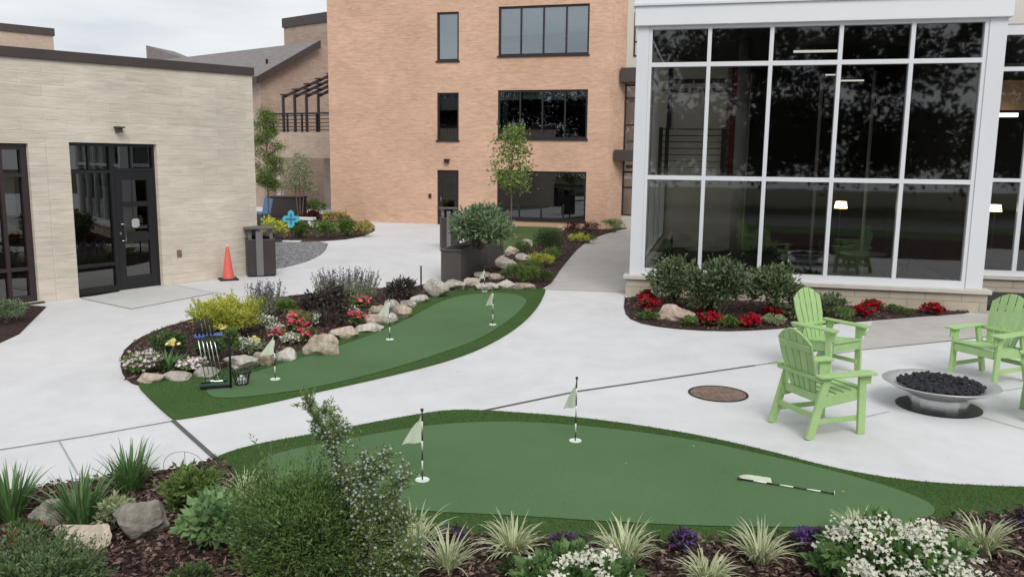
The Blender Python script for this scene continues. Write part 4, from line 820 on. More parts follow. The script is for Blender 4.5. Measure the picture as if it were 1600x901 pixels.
# berried juniper with its leaning leader
def juniper():
    c = G(585, 925, .015); o = empty('berried_juniper', 'upright juniper with pale berries and a leader leaning left', 'shrub', (c[0], c[1], .015)); s = pxm(c)
    tip = at(478, 622, c[1]-.35)-c; br = [(np.array([0, 0, 0.]), np.array([*tip[:2], tip[2]]), .34, .006)]
    mids = [(606, 712, .2), (573, 722, .22), (630, 748, .25), (540, 738, .2), (526, 662, .12), (508, 642, .12), (610, 785, .3), (560, 785, .3), (588, 805, .3), (535, 805, .25), (636, 805, .25), (560, 842, .3), (612, 850, .3), (644, 862, .25), (530, 855, .25), (590, 882, .25), (636, 892, .2)]
    nm = NM(); berries = []; st = MB(); trunk = lambda t: np.array([0.12*math.sin(t*3), .02*t, 0])*(1-t)+tip*t**1.15*np.array([1, 1, 1./t**.15 if t > 0 else 1])
    st.tube([trunk(t) for t in np.linspace(0, 1, 9)], list(np.linspace(.022, .004, 9)), 6); lines = [[trunk(t) for t in np.linspace(.35, 1, 10)]]
    for x, y, ln in mids:
        e_ = at(x, y, c[1]+RNG.uniform(-.2, .15))-c; t0 = max(.05, min(.8, (e_[2]-ln)/tip[2])); b0 = trunk(t0)
        m_ = (b0+e_)/2+np.array([0, 0, -.06]); pl = [b0, m_, e_]; st.tube(pl, [.009, .006, .002], 5); lines.append([b0*(1-t)**2+2*m_*t*(1-t)+e_*t*t for t in np.linspace(.15, 1, 8)])
    for k_, ln in enumerate(lines):
        pts = np.array(ln)
        for a, b in zip(pts[:-1], pts[1:]):
            for q in range((7 if np.mean(pts[:, 2]) > .7 else 12) if k_ else 9):
                p = a+(b-a)*RNG.uniform(0, 1); dv = nrm((b-a)*2.2+RNG.normal(0, .09, 3)+np.array([0, 0, .05]))*1.; L_ = RNG.uniform(.06, .15); fr_ = (p[2]/tip[2]); L_ *= 1.15-.45*fr_
                m = 38; u = RNG.uniform(0, 1, (m, 1)); P = p+dv*u*L_+RNG.normal(0, .006, (m, 3)); T = dv*1.2+RNG.normal(0, .75, (m, 3)); V, Fc = leaf_geo(P, T, .022, .0075, .1); nm.add(V, Fc)
                if p[2]/tip[2] < .86: berries += [p+dv*RNG.uniform(.2, 1)*L_+RNG.normal(0, .012, 3) for _ in range(3 if p[2]/tip[2] > .45 else 1)]
    nm.build('foliage', 'l_junip', o); st.build('trunk', 'bark', o); ic = MB()
    ph = (1+5**.5)/2; iv = [Vector(v).normalized() for v in ((-1, ph, 0), (1, ph, 0), (-1, -ph, 0), (1, -ph, 0), (0, -1, ph), (0, 1, ph), (0, -1, -ph), (0, 1, -ph), (ph, 0, -1), (ph, 0, 1), (-ph, 0, -1), (-ph, 0, 1))]
    fc = [(0, 11, 5), (0, 5, 1), (0, 1, 7), (0, 7, 10), (0, 10, 11), (1, 5, 9), (5, 11, 4), (11, 10, 2), (10, 7, 6), (7, 1, 8), (3, 9, 4), (3, 4, 2), (3, 2, 6), (3, 6, 8), (3, 8, 9), (4, 9, 5), (2, 4, 11), (6, 2, 10), (8, 6, 7), (9, 8, 1)]
    for p in berries: r_ = RNG.uniform(.007, .0115); ic.add([Vector(p)+v*r_ for v in iv], fc)
    b_ = ic.build('berries', 'p_berry', o, True); b_['kind'] = 'stuff'
juniper()
def hydrangea(label, x0, x1, yt, yb, n, nh, hs=.015):
    o, r, h = shrub('hydrangea', label, 'flowering shrub', x0, x1, yt+8, yb, 'gloss', .075, n, .62, 70, up=.1, sd=.08)
    K = nh; C = []
    for k in range(K): a = RNG.uniform(0, 2*PI); q = math.sqrt(RNG.uniform(0, 1))*.98; C.append((q*r*math.cos(a), q*r*.9*math.sin(a)-.04, h*(1.10-.5*q**2.2)+RNG.uniform(-.05, .03)))
    C = np.array(C); m = 16; P = np.repeat(C, m, 0)+RNG.normal(0, .03, (K*m, 3))*np.array([1, 1, .5]); Nn = RNG.normal(0, .45, P.shape); Nn[:, 2] += 1; Nn[:, 1] -= .7
    
    for k in range(K):
        V, Fc = flower_geo(P[k*m:(k+1)*m], Nn[k*m:(k+1)*m], hs, 4); nm = NM(); nm.add(V, Fc); nm.build('flower_head', 'p_hydra', o)
hydrangea('large white flowering hydrangea at the bottom right', 1302, 1562, 822, 955, 2600, 78)
hydrangea('smaller white flowering hydrangea cut by the bottom edge', 800, 1005, 866, 965, 1500, 34)
for x0, x1, yt, yb, nb, lb in ((1238, 1292, 828, 876, 190, 'deep purple flower clump left of the large hydrangea'), (1048, 1098, 832, 868, 70, 'faded purple flowers between two grass tufts'), (862, 908, 836, 866, 60, 'dull purple flowers left of the middle hydrangea'), (688, 726, 824, 856, 60, 'purple flowers above the grass tuft under the flag'), (375, 398, 784, 812, 40, 'dark blue purple flowers beside the pale peony'), (1588, 1612, 798, 830, 60, 'purple flowers at the right picture edge')):
    o, r, h = shrub('purple_flowers', lb, 'flowers', x0, x1, yt, yb, 'plum', .03, 700, .5, 26, stem=False); blooms(o, r, h, 'purple', nb*2, .012, 34, 5, .02, (.7, 1.1), 1.)
shrub('ground_cover', 'grey green ground cover under the deep purple flowers', 'plant', 1270, 1322, 872, 905, 'frost', .025, 900, .5, 30, stem=False)
shrub('ground_cover', 'small green plant left of the middle hydrangea', 'plant', 778, 826, 876, 905, 'dark', .03, 700, .5, 24, stem=False)
# planter plant
pc = G(735, 432); 
PLZ = .70
# trees
def tree(name, label, x, D, ytop, ycrown, wpx, mat, n, leaf, lean=0., trunk_r=.03, multi=1):
    b = at(x, 250, D); b[2] = 0; zt = at(x, ytop, D)[2]; zc = at(x, ycrown, D)[2]; r = wpx/F*D/2; o = empty(name, label, 'tree', (b[0], b[1], 0)); mb = MB()
    for k in range(multi):
        dx = (k-(multi-1)/2)*.18
        mb.tube([(dx*.4, 0, -.05), (dx+lean*.4, 0, zc), (dx*1.3+lean, 0, zt*.96)], [trunk_r, trunk_r*.7, trunk_r*.2], 7)
    hh = zt-zc; blobs = []; tips = []
    for k in range(15):
        t = (k+.5)/15; a = k*2.4; prof = math.sin(PI*min(1, .16+t*.84))**.7; q = r*.62*prof; p = (q*math.cos(a)+lean*t, q*math.sin(a), zc+hh*t); rr = r*RNG.uniform(.28, .42)
        blobs.append((*p, rr, rr, rr*.8)); mb.tube([(lean*t*.8, 0, zc+hh*t*.75-.1), p], [trunk_r*.4, trunk_r*.12], 5)
    mb.build('trunk', 'bark', o); P, D_ = cluster_pts(blobs, 130, n, r*.2, (.2, 1.)); T = D_+RNG.normal(0, .7, P.shape)
    V, Fc = leaf_geo(P, T, leaf, leaf*.55); nm = NM(); nm.add(V, Fc); nm.build('crown', 'l_'+mat, o); return o
tree('young_tree', 'slender young tree in front of the brick facade', 800, 28, 203, 294, 70, 'tree', 1900, .12)
tree('young_tree', 'bushy green tree at the stone building corner', 417, 30, 178, 298, 56, 'tree', 9000, .07, 0, .035)
tree('young_tree', 'small multi stemmed tree under the balcony', 467, 36, 245, 298, 48, 'grey', 3200, .08, 0, .03, 3)

# ------------------------------------------------------------------ boulders
def rock(label, x, y, wpx, hpx, mat, zz=.0, dep=.8, seed=None, flat=.35):
    import bmesh
    yb = y+hpx*.5; c = G(x, yb, .01); s = pxm(c); rx = wpx*(1.12 if hpx < 36 else 1.)/s/2; ry = rx*dep; c[1] += ry*.8; hz = max(.05, height(c, y-hpx*.5)*.98); bm = bmesh.new(); bmesh.ops.create_icosphere(bm, subdivisions=4, radius=1)
    sd_ = seed if seed is not None else RNG.uniform(0, 100); off = Vector((sd_, sd_*1.7, sd_*.3)); cuts = [Vector(RNG.normal(size=3)).normalized() for _ in range(13)]
    for v in bm.verts:
        p = v.co.copy()
        for q in cuts:
            dd = p.dot(q)
            if dd > .68: p -= q*(dd-.68)*.97
        p *= 1+.22*noise.noise(p*1.1+off)+.07*noise.noise(p*3.2+off)+.035*noise.noise(p*8+off)
        v.co = Vector((p.x*rx, p.y*ry, p.z*hz*.62+hz*.42))
    me = bpy.data.meshes.new('boulder'); bm.to_mesh(me); bm.free(); me.materials.append(MT['r_'+mat]); o = bpy.data.objects.new('boulder', me); link(o); o.location = (c[0], c[1], zz); o.rotation_euler.z = RNG.uniform(-.25, .25)
    tag(o, label, 'boulder', 'boulders edging the beds'); return o
for t in ((229, 591, 44, 21, 'tan', 'tan boulder at the leftmost tip of the edging'), (272, 588, 50, 19, 'grey', 'flat grey boulder second from the left tip'), (318, 581, 40, 20, 'grey', 'low grey boulder behind the club rack base'), (374, 566, 62, 28, 'pale', 'long whitish boulder right of the club rack'), (410, 561, 36, 26, 'brown', 'mottled brown boulder left of the nearest bed flag'), (442, 555, 44, 22, 'pale', 'pale boulder behind the nearest bed flag'), (497, 540, 66, 38, 'tan', 'big wedge shaped tan boulder in the middle of the edging'), (536, 521, 46, 22, 'tan', 'long tan boulder right of the wedge shaped one'), (575, 512, 42, 18, 'pale', 'flat pale boulder under the deep pink geranium'), (588, 497, 40, 20, 'pink', 'pinkish boulder above the flat pale one'), (588, 484, 28, 18, 'brown', 'brown boulder below the rear pink geranium'), (611, 477, 30, 28, 'pale', 'upright pale boulder above the bed flag'), (608, 496, 32, 20, 'pale', 'pale boulder behind the middle bed flag'), (626, 486, 30, 26, 'tan', 'tan boulder right of the middle bed flag'), (637, 475, 28, 18, 'grey', 'grey boulder in front of the small dark peony'), (655, 467, 30, 16, 'pale', 'white patched boulder at the turf corner'), (677, 451, 40, 30, 'grey', 'large rounded grey boulder beside the thin black post'), (709, 445, 46, 20, 'grey', 'wide grey boulder in front of the planter'), (738, 440, 30, 16, 'tan', 'tan boulder under the planter corner'), (762, 448, 44, 13, 'pale', 'flat pale boulder behind the farthest flag'), (790, 445, 34, 16, 'pale', 'rounded pale boulder right of the farthest flag'), (819, 447, 40, 13, 'brown', 'flat brown slab boulder at the turf top corner'), (752, 429, 30, 13, 'pale', 'small pale boulder against the planter side'), (790, 412, 34, 24, 'grey', 'grey boulder at the planter far corner'), (818, 401, 32, 12, 'pale', 'long pale boulder below the dark mound'), (800, 392, 20, 17, 'tan', 'little upright boulder right of the planter'), (823, 380, 22, 13, 'pale', 'farthest pale boulder beside the lawn patch'), (773, 432, 26, 12, 'tan', 'small tan boulder between planter and juniper')): rock(t[5], *t[:5])
rock('pink boulder in the sunroom bed', 1057, 489, 58, 26, 'pink'); rock('tan striped boulder in the foreground left', 113, 842, 104, 52, 'tan', dep=.75, seed=3.2); rock('mossy grey boulder in the foreground left', 216, 812, 92, 66, 'moss', dep=.75, seed=8.1); rock('flat grey block behind the left daylily tufts', 66, 803, 66, 50, 'grey', seed=5.5)

# ------------------------------------------------------------------ golf things
def flagstick(label, x, y, ytop, z=.036, cloth=1, lying=None, xt=None, flip=-1):
    c = G(x, y, z); h = height(c, ytop)-z if lying is None else float(np.hypot(*(lying[0]-lying[1])[:2])); o = empty('golf_flag', label, 'golf flag', (c[0], c[1], z), 0, 'flags on the putting greens')
    MB().lathe([(.0, .002), (.054, .003), (.056, .006), (.058, .002), (.058, -.004)], 24).build('cup', 'cupwhite', o, True)
    n = 7; r_ = .006
    body = empty_part = None
    for k in range(n): MB().tube([(0, 0, h*k/n+.004*(k == 0)), (0, 0, h*(k+1)/n)], r_, 8).build('pole_band', 'poleblack' if k % 2 == 0 else 'polewhite', o, True)
    MB().lathe([(.0, h-.002), (.011, h), (.014, h+.012), (.010, h+.022), (0, h+.024)], 12).build('knob', 'poleblack', o, True)
    V = []; Fs = []; nu, nv = 9, 9; fh = min(h*.42, .26); fw = min(h, .62)*.28*cloth
    for j in range(nv+1):
        v = j/nv
        for i in range(nu+1):
            u = i/nu; dr = fw*u*(.12+.88*v**.8); V.append((flip*dr+.004*flip, .028*math.sin(u*7+v*3)*u, h*(1.0 if lying else .97)-fh*v*(1-.12*u)-u*fh*(.26 if lying is None else -.06)*(1-v*.2)))
    for j in range(nv):
        for i in range(nu): a = j*(nu+1)+i; Fs.append((a, a+1, a+nu+2, a+nu+1))
    MB().add(V, Fs).build('flag', 'flagcloth', o, True)
    if lying:
        a, b = lying; o.location = (b[0], b[1], z+.012); o.rotation_euler = (0, 0, 0)
        dv = Vector((a[0]-b[0], a[1]-b[1], 0)); o.rotation_mode = 'QUATERNION'; o.rotation_quaternion = dv.to_track_quat('Z', 'Y')
    return o
flagstick('pale flag in the left hole of the near green', 660, 749, 642); flagstick('pale flag in the back hole of the near green', 899, 688, 592, cloth=.7)
flagstick('pale flag nearest the boulders on the far green', 430, 592, 521, cloth=1.1); flagstick('pale flag in the middle of the far green', 609, 530, 462); flagstick('pale flag in the right hole of the far green', 770, 507, 450, cloth=.7); flagstick('small far flag among boulders behind the green', 757, 455, 418, .03, cloth=.8)
la, lb_ = G(1157, 747, .05), G(1304, 770, .05); o = flagstick('fallen flag lying on the near green', 1304, 770, 690, lying=(la, lb_), cloth=.55); ln_ = float(np.hypot(*(la-lb_)[:2]))
for ch in o.children:
    if ch.name.startswith('cup'): ch.scale = (.42, .42, .42)
# club rack
cr = G(337, 603, .036); rz = .32; rk = empty('club_rack', 'black club rack with blue top plate and green base', 'club rack', (cr[0], cr[1], .036), rz)
MB().box(-.16, .16, -.11, .11, .0, .045).build('base', 'blackmetal', rk, bevel=.006); MB().box(-.145, .145, -.095, .095, .045, .052).build('base_mat', 'greenmat', rk)
MB().tube([(.165, -.12, .0), (.165, -.12, .53), (.15, -.12, .575), (.1, -.10, .59), (-.12, -.06, .59)], .011, 8).tube([(.165, .12, .0), (.165, .12, .53), (.15, .12, .575), (.1, .10, .59), (-.12, .06, .59)], .011, 8).tube([(.165, -.12, .1), (.165, .12, .1)], .008, 6).build('frame', 'blackmetal', rk, True)
MB().box(-.20, .10, -.075, .075, .578, .60).build('top_plate', 'blueplate', rk, bevel=.006)
for k in range(5):
    x0_, y0_ = -.10+.045*k, -.05+.025*(k % 3); xt_, yt_ = -.165+.04*k, -.04+.02*(k % 3)
    c_ = empty('putter', ['putter with the leftmost grip in the rack', 'putter second from the left in the rack', 'putter in the middle of the rack', 'putter fourth from the left in the rack', 'putter nearest the black frame tube in the rack'][k], 'putter', (cr[0], cr[1], .036), rz, 'putters standing in the rack')
    MB().tube([(x0_, y0_, .08), (xt_, yt_, .60)], .0055, 6).build('shaft', 'chrome', c_, True); MB().tube([(xt_, yt_, .60), (xt_-.025, yt_, .80-.012*(k % 3))], [.012, .015], 8).build('grip', 'grip', c_, True)
    MB().box(x0_-.05, x0_+.05, y0_-.018, y0_+.014, .053, .08).build('head', 'chrome' if k % 2 else 'blackmetal', c_, bevel=.005)
bk = G(378, 600, .036); bs = empty('ball_basket', 'black wire basket of white balls beside the club rack', 'basket', (bk[0], bk[1], .036)); mb = MB()
for k in range(16): a = 2*PI*k/16; mb.tube([(.065*math.cos(a), .065*math.sin(a), .006), (.105*math.cos(a), .105*math.sin(a), .16)], .0042, 5)
for z_, r_ in ((.006, .065), (.05, .077), (.10, .088), (.16, .105)): mb.tube([(r_*math.cos(a), r_*math.sin(a), z_) for a in np.linspace(0, 2*PI, 25)], .0048, 5, False)
mb.build('basket_wire', 'blackmetal', bs); MB().lathe([(0, .001), (.064, .001), (.064, .006), (0, .006)], 20).build('basket_floor', 'blackmetal', bs)
proto = None
for z_, rr_, m_ in ((.028, .042, 6), (.028, 0, 1), (.062, .034, 5), (.09, .0, 1)):
    for k in range(m_):
        a = 2*PI*k/max(1, m_)+z_*9
        if proto is None: proto = o = MB().lathe([(.0213*math.sin(t), -.0213*math.cos(t)) for t in np.linspace(.001, PI-.001, 11)], 14).build('golf_ball', 'ball', None, True)
        else: o = proto.copy(); link(o)
        o.location = (bk[0]+rr_*math.cos(a), bk[1]+rr_*math.sin(a), .036+z_); tag(o, 'white golf ball inside the black wire basket', 'golf ball', 'balls in the wire basket')

# ------------------------------------------------------------------ furniture
def make_chair():
    o = empty('garden_chair', None, 'chair', (0, 0, 0)); M_ = 'chair'; bv = .006        # faces +x
    for s in (-1, 1):
        MB().bar((.27, s*.285, 0), (.24, s*.285, .60), .035, .085, (1, 0, 0)).build('leg', M_, o, bevel=bv)
        MB().bar((-.34, s*.285, 0), (-.17, s*.285, .60), .036, .085, (1, 0, 0)).build('leg', M_, o, bevel=bv)
        pts = [(-.30, -.03), (-.28, -.05), (.34, -.075), (.36, -.05), (.36, .05), (.33, .075), (-.28, .05), (-.30, .03)]
        a_ = MB().prism([(p[0], p[1]+s*.30) for p in (pts if s < 0 else pts)], .60, .626).build('armrest', M_, o, bevel=bv)
        MB().prism([(.245, s*.285-.012), (.345, s*.285-.012), (.345, s*.285+.012), (.245, s*.285+.012)], .50, .598).build('arm_bracket', M_, o, bevel=.004)
        MB().bar((-.26, s*.262, .335), (.285, s*.262, .40), .022, .10).build('seat_rail', M_, o, bevel=.004)
        MB().bar((-.28, s*.262, .16), (.255, s*.262, .16), .02, .05).build('side_stretcher', M_, o, bevel=.004)
    MB().box(.275, .297, -.25, .25, .33, .425).build('seat_apron', M_, o, bevel=.004); MB().box(-.292, -.272, -.27, .27, .19, .245).build('rear_stretcher', M_, o, bevel=.004)
    for k in range(6):
        x = -.17+k*.088; z = .385+k*.0106; MB().box(x-.039, x+.039, -.255, .255, z, z+.022).build('seat_slat', M_, o, bevel=.004)
    n = 5
    def bp(w_, t): z = .34+t*.70; return (-.175-.20*t, w_, z)     # back plane
    for k in range(n):
        u0, u1 = (k-2.5)/2.5+.035, (k-1.5)/2.5-.035; vs = []; m = 8
        for i in range(m+1):
            t = i/m
            for u in (u0, u1):
                wid = .17+.085*min(1, t*1.5); top = 1-.17*u*u-.02*abs(u); vs.append(bp(u*wid, t*top))
        nn = Vector((.70, 0, .20)).normalized()*.02; V = [Vector(v) for v in vs]+[Vector(v)-nn for v in vs]; q = 2*(m+1); fs = []
        for i in range(m):
            a = 2*i; fs += [(a, a+1, a+3, a+2), (q+a+1, q+a, q+a+2, q+a+3), (a, a+2, q+a+2, q+a), (a+1, q+a+1, q+a+3, a+3)]
        fs += [(0, q, q+1, 1), (2*m, 2*m+1, q+2*m+1, q+2*m)]
        MB().add(V, fs).build('back_slat', M_, o, bevel=.004)
    MB().bar((-.345, -.225, .86), (-.345, .225, .86), .025, .065, (-.28, 0, 1)).build('back_rail', M_, o, bevel=.005); MB().box(-.295, -.225, -.31, .31, .565, .598).build('back_rail', M_, o, bevel=.005); MB().box(-.235, -.21, -.245, .245, .34, .42).build('back_rail', M_, o, bevel=.004)
    return o
c0 = make_chair()
pit = G(1466, 635)
def place(ch, P, ang, lb): ch.location = (P[0], P[1], .001); ch.rotation_euler = (0, 0, ang); tag(ch, lb, 'chair', 'green chairs round the fire bowl')
def mid(*p): q = np.mean([G(*a) for a in p], 0); return q
def from_front(pl, pr):                                   # image feet of the chair's own left and right front legs
    a, b = G(*pl)[:2], G(*pr)[:2]; m = (a+b)/2; l = nrm(a-b); f = np.array([l[1], -l[0]]); return m-f*.27, math.atan2(f[1], f[0])
g2 = G(1340, 584)[:2]; q2 = (g2-np.array([math.cos(-1.02), math.sin(-1.02)])*.27-np.array([-math.sin(-1.02), math.cos(-1.02)])*.285, -1.02); q3 = from_front((1550, 604), (1486, 584)); q3 = (q3[0]+np.array([-.03, 0]), q3[1]+.16)
specs = [(mid((1212, 662), (1268, 686), (1343, 674), (1290, 650)), .34, 'front lime green slatted chair seen from behind left of the fire bowl'),
         (*q2, 'rear lime green slatted chair against the sunroom bed'), (*q3, 'right lime green slatted chair facing the fire bowl'),
         (G(1672, 660), 2.75, 'lime green chair mostly cut off by the right picture edge')]
P4 = np.array(G(1660, 655)); tipx = proj((P4[0]+.36*math.cos(2.75)+.3*math.sin(2.75), P4[1]+.36*math.sin(2.75)-.3*math.cos(2.75), .61))[0]; P4[0] += (1593-tipx)/pxm(P4); specs[3] = (P4, *specs[3][1:])
for k, (P, a, lb) in enumerate(specs):
    ch = c0 if k == 0 else copy_tree(c0); place(ch, P, a, lb)
fb = empty('fire_bowl', 'wide shallow steel fire bowl on a round pedestal', 'fire pit', (pit[0], pit[1], .0))
MB().lathe([(0, .003), (.43, .003), (.43, .012), (.40, .016), (0, .016)], 48).build('base_plate', 'blackmetal', fb); MB().lathe([(.29, .016), (.29, .075), (.30, .08), (.30, .15), (.27, .19)], 14).build('pedestal', 'steel', fb)
R_ = 93/pxm(at(1462, 600, pit[1]-.0))*.885
MB().lathe([(.0, .15), (.25, .155), (R_*.6, .195), (R_*.85, .262), (R_, .315), (R_+.008, .322), (R_-.005, .327), (R_*.83, .285), (R_*.6, .24), (.2, .20), (0, .195)], 72).build('bowl', 'bowl', fb, True)
import bmesh
bm = bmesh.new()
for k in range(520):
    a = RNG.uniform(0, 2*PI); q = R_*.735*math.sqrt(RNG.uniform(0, 1)); z = .235+.085*(q/R_)+RNG.uniform(0, .05)*(1.15-q/R_); mt = Matrix.Translation((q*math.cos(a), q*math.sin(a), z)) @ Matrix.Rotation(RNG.uniform(0, 6), 4, Vector(RNG.normal(size=3)).normalized()) @ Matrix.Diagonal((*RNG.uniform(.7, 1.3, 3), 1))
    r = bmesh.ops.create_icosphere(bm, subdivisions=1, radius=RNG.uniform(.018, .034), matrix=mt)
    for v in r['verts']: v.co += Vector(RNG.normal(0, .004, 3))
me = bpy.data.meshes.new('lava_rock'); bm.to_mesh(me); bm.free(); me.materials.append(MT['lava']); lr = bpy.data.objects.new('lava_rock', me); link(lr); lr.location = (pit[0], pit[1], 0); lr.scale = fb.scale = (1, 1, .86); tag(lr, 'heap of black lava rock lying in the steel fire bowl', 'lava rock', None, 'stuff')
mc = G(1122, 615); mo = empty('manhole_cover', 'round rusty manhole cover in the pale pavement', 'manhole cover', (mc[0], mc[1], 0)); Rm = 46/pxm(mc)
MB().lathe([(Rm*.93, .004), (Rm, .004), (Rm, .009), (Rm*.93, .009)], 48).build('rim', 'blackmetal', mo); mb = MB().lathe([(0, .007), (Rm*.92, .007)], 48)
for i in range(-4, 5):
    for j in range(-4, 5):
        if i*i+j*j < 17: mb.box(i*Rm*.2-.022, i*Rm*.2+.022, j*Rm*.2-.022, j*Rm*.2+.022, .0075, .011)
mb.build('lid', 'rust', mo)

# bins, cone, planter and small things
def make_bin(label, loc, rz):
    o = empty('litter_bin', label, 'litter bin', loc, rz, 'litter bins with canopies'); MB().box(-.27, .27, -.27, .27, .03, .83).build('body', 'binbody', o, bevel=.015); MB().box(-.25, .25, -.25, .25, .0, .03).build('foot', 'blackmetal', o)
    MB().box(-.10, .03, -.285, -.271, .03, 1.0).build('front_strip', 'bingrey', o)
    MB().box(-.23, -.17, -.2, .2, .83, 1.04).box(.17, .23, -.2, .2, .83, 1.04).build('canopy_post', 'bingrey', o); MB().box(-.30, .30, -.30, .30, 1.04, 1.08).build('canopy', 'binlid', o, bevel=.012); MB().lathe([(.15, .831), (.17, .86), (.16, .87), (.13, .84)], 24).build('opening_ring', 'blackmetal', o); return o
bw = G(402, 431); make_bin('dark brown litter bin against the stone wall corner', (bw[0]+.03, bw[1]+.16, 0), .40).scale = (1.12, 1.12, 1.0)
b2 = at(701, 330, 24.5); o = make_bin('dark litter bin standing behind the planter', (b2[0], b2[1], 0), .2); o.scale = (.88, .88, 1.12)
cn = G(357, 437); co_ = empty('traffic_cone', 'orange traffic cone at the foot of the stone wall', 'traffic cone', (cn[0], cn[1], 0), .5); MB().box(-.19, .19, -.19, .19, 0, .035).build('base', 'conerubber', co_, bevel=.012); MB().lathe([(.125, .036), (.118, .06), (.030, .70), (.026, .72), (0, .72)], 28).build('cone_body', 'cone', co_, True); MB().tube([(0, 0, .72), (0, 0, .77)], .018, 8).build('tip', 'whitepaint', co_)
p0, p1, p2 = G(691, 434)[:2], G(720, 441)[:2], None; e_ = at(787, 366, 21.3)[:2]; vlong = (e_-p1)/np.linalg.norm(e_-p1); Lp = float(np.linalg.norm(e_-p1)); vs_ = np.array([-vlong[1], vlong[0]]); Wp = .45
pl = empty('planter', 'long charcoal planter box beside the boulders', 'planter', (p1[0], p1[1], 0), math.atan2(vlong[1], vlong[0]))
for k in range(2): a, b = (0, Lp*.56), (Lp*.56+.06, Lp); MB().box((a, b)[k][0], (a, b)[k][1], 0, Wp, .02, PLZ-.04-.02*k).build('box', 'planterbox', pl, bevel=.01); MB().box((a, b)[k][0]-.02, (a, b)[k][1]+.02, -.02, Wp+.02, PLZ-.04-.02*k, PLZ-.02*k).build('rim', 'planterbox', pl, bevel=.008)
MB().box(.05, Lp-.05, .05, Wp-.05, PLZ-.01, PLZ+.012).build('soil', 'soil', pl)
o, r, h = shrub('planter_plant', 'bushy blue green plant spilling over the charcoal planter', 'plant', 690, 798, 326, 394, 'blue', .12, 6500, .42, 150, z=PLZ, dep=1.25, up=.3, sd=.09); o.location.y += .35
def stick(name, label, cat, x, y, yt, r_, mat): c = G(x, y); o = MB().tube([(0, 0, 0), (0, 0, height(c, yt))], r_, 8).lathe([(0, .004), (r_*2.2, .004), (r_*2.2, 0)], 8).build(name, mat, None); o.location = (c[0], c[1], 0); tag(o, label, cat)
stick('thin_post', 'thin black post beside the large rounded grey boulder', 'post', 658, 454, 415, .016, 'blackmetal'); stick('plant_stake', 'thin dark stake in the dark leaved shrub', 'stake', 504, 515, 470, .008, 'blackmetal'); stick('wire_stake', 'hair thin pale stake on the near turf left of the juniper', 'stake', 425, 742, 690, .003, 'wire')
hp = [G(x, 740) for x in (256, 318)]; hb = (hp[0]+hp[1])/2; w2 = np.linalg.norm(hp[1]-hp[0])/2; hh = height(hb, 705); ho = MB().tube([(w2*math.cos(a), 0, max(0, hh*.4+hh*.6*math.sin(a)) if 0 <= a <= PI else 0) for a in np.linspace(0, PI, 16)], .0025, 5).tube([(-w2, 0, 0), (-w2, 0, hh*.4)], .0025, 5).tube([(w2, 0, 0), (w2, 0, hh*.4)], .0025, 5).tube([(w2*.1, 0, 0), (w2*.1, 0, hh)], .0025, 5).build('wire_hoop', 'wire', None); ho.location = hb; tag(ho, 'thin bent wire plant hoop beside the dark pavement joint', 'plant hoop')
# turquoise ornament, chair and box far left
oc = G(456, 378); orn = empty('garden_ornament', 'turquoise cross shaped ornament on a thin stake over the gravel', 'garden ornament', (oc[0], oc[1], 0)); zc_ = height(oc, 342); r_ = 13.5/pxm(oc)
MB().tube([(0, 0, 0), (0, 0, zc_+.1)], .014, 6).build('stake', 'blackmetal', orn); cr_ = []
for k in range(4):
    a = k*PI/2
    for q, rr_ in ((-.45, .82), (-.12, 1.), (.12, 1.), (.45, .82), (.785, .50)): cr_.append((rr_*r_*math.sin(a+q), rr_*r_*math.cos(a+q)))
MB().add([(p[0], -.02, zc_+p[1]) for p in cr_]+[(p[0], .0, zc_+p[1]) for p in cr_], [tuple(range(20))[::-1], tuple(range(20, 40))]+[(i, (i+1) % 20, 20+(i+1) % 20, 20+i) for i in range(20)]).build('cross_plate', 'teal', orn)
MB().box(-.025, .025, -.035, -.021, zc_-r_*.6, zc_+r_*.6).box(-r_*.6, -.026, -.035, -.021, zc_-.025, zc_+.025).box(.026, r_*.6, -.035, -.021, zc_-.025, zc_+.025).build('inner_cross', 'bluechair', orn); MB().box(-.28, .28, -.12, .12, .013, .04).build('foot_plate', 'whitepaint', orn)
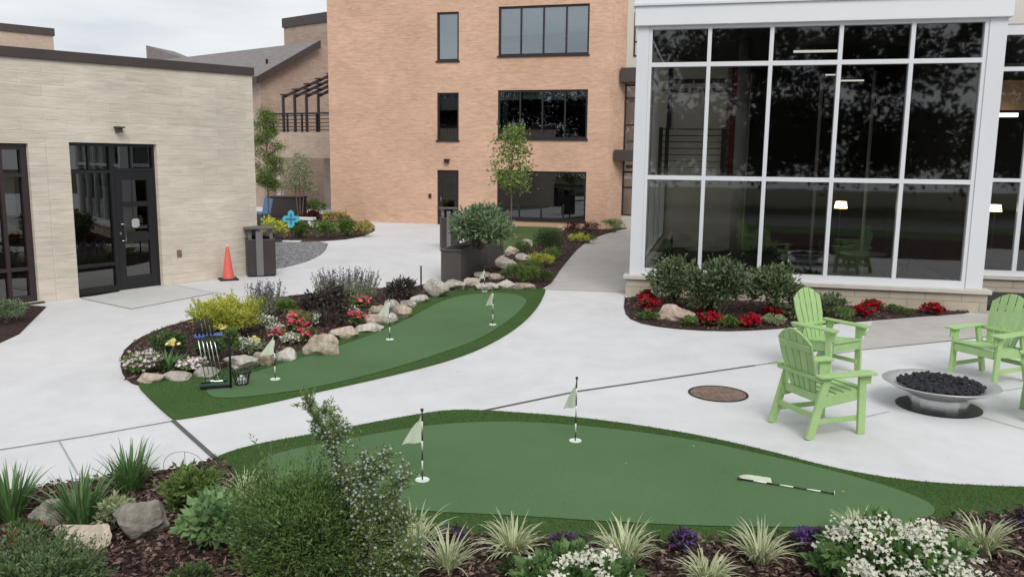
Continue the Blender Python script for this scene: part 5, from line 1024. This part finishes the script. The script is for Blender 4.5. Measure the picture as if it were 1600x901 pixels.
bc = at(408, 330, 33); ch = empty('blue_chair', 'sky blue plastic chair half hidden by the stone building', 'chair', (bc[0], bc[1], 0), -.6); MB().box(-.28, .28, -.25, .25, .38, .42).build('seat', 'bluechair', ch); MB().bar((-.25, .25, .40), (-.25, .40, 1.), .5, .03, (0, 1, .2)).build('backrest', 'bluechair', ch).location = (.25, 0, 0)
for i in (-.25, .25):
    for j in (-.22, .22): MB().tube([(i, j, 0), (i, j, .39)], .022, 6).build('leg', 'bluechair', ch)
bx_ = at(449, 330, 37); bo = empty('dark_planter', 'dark rectangular planter box under the small far tree', 'planter', (bx_[0], bx_[1], 0), -.2); MB().box(-.75, .75, -.4, .4, .02, .86).build('box', 'binbody', bo, bevel=.02); MB().box(-.78, .78, -.43, .43, .86, .92).build('rim', 'binbody', bo, bevel=.01)
wt = G(470, 356); wb = empty('white_bench', 'low white bench slab behind the turquoise ornament', 'bench', (wt[0], wt[1], 0), -.15); MB().box(-.55, .55, -.18, .18, .30, .40).build('seat', 'whitepaint', wb, bevel=.01); MB().box(-.45, -.35, -.15, .15, 0, .30).box(.35, .45, -.15, .15, 0, .30).build('leg', 'whitepaint', wb)

# ------------------------------------------------------------------ wood behind the viewpoint (mirrored in the windows)
V_ = NM(); bl_ = []
for k in range(34):
    x = -66+k*4.+RNG.uniform(-1, 1); y = -20+RNG.uniform(-4, 4); hgt = RNG.uniform(9.5, 13.); bl_ += [(x, y, hgt*.64, 2.9, 2.8, hgt*.34), (x+RNG.uniform(-1.5, 1.5), y+1, hgt*.32, 3.0, 2.6, hgt*.3), (x+2, y-3, hgt*.2, 3.0, 2.6, hgt*.24)]
P, D_ = cluster_pts(bl_, 3600, 190000, .5, (.15, 1.)); V, Fc = leaf_geo(P, D_+RNG.normal(0, .8, P.shape), .36, .26); V_.add(V, Fc); wo_ = V_.build('far_wood', 'l_treedark', None); tag(wo_, 'dark wood mirrored in the sunroom windows', 'wood', None, 'stuff')

P = sample(PU2, 9); P = np.c_[P, np.full(9, .041)]; T = RNG.normal(size=(9, 3)); T[:, 2] *= .1; V, Fc = leaf_geo(P, T, .03, .014, .05); nm = NM(); nm.add(V, Fc); o = nm.build('leaf_litter', 'l_olive'); tag(o, 'few dry leaf scraps scattered over the near green', 'leaf litter', None, 'stuff')
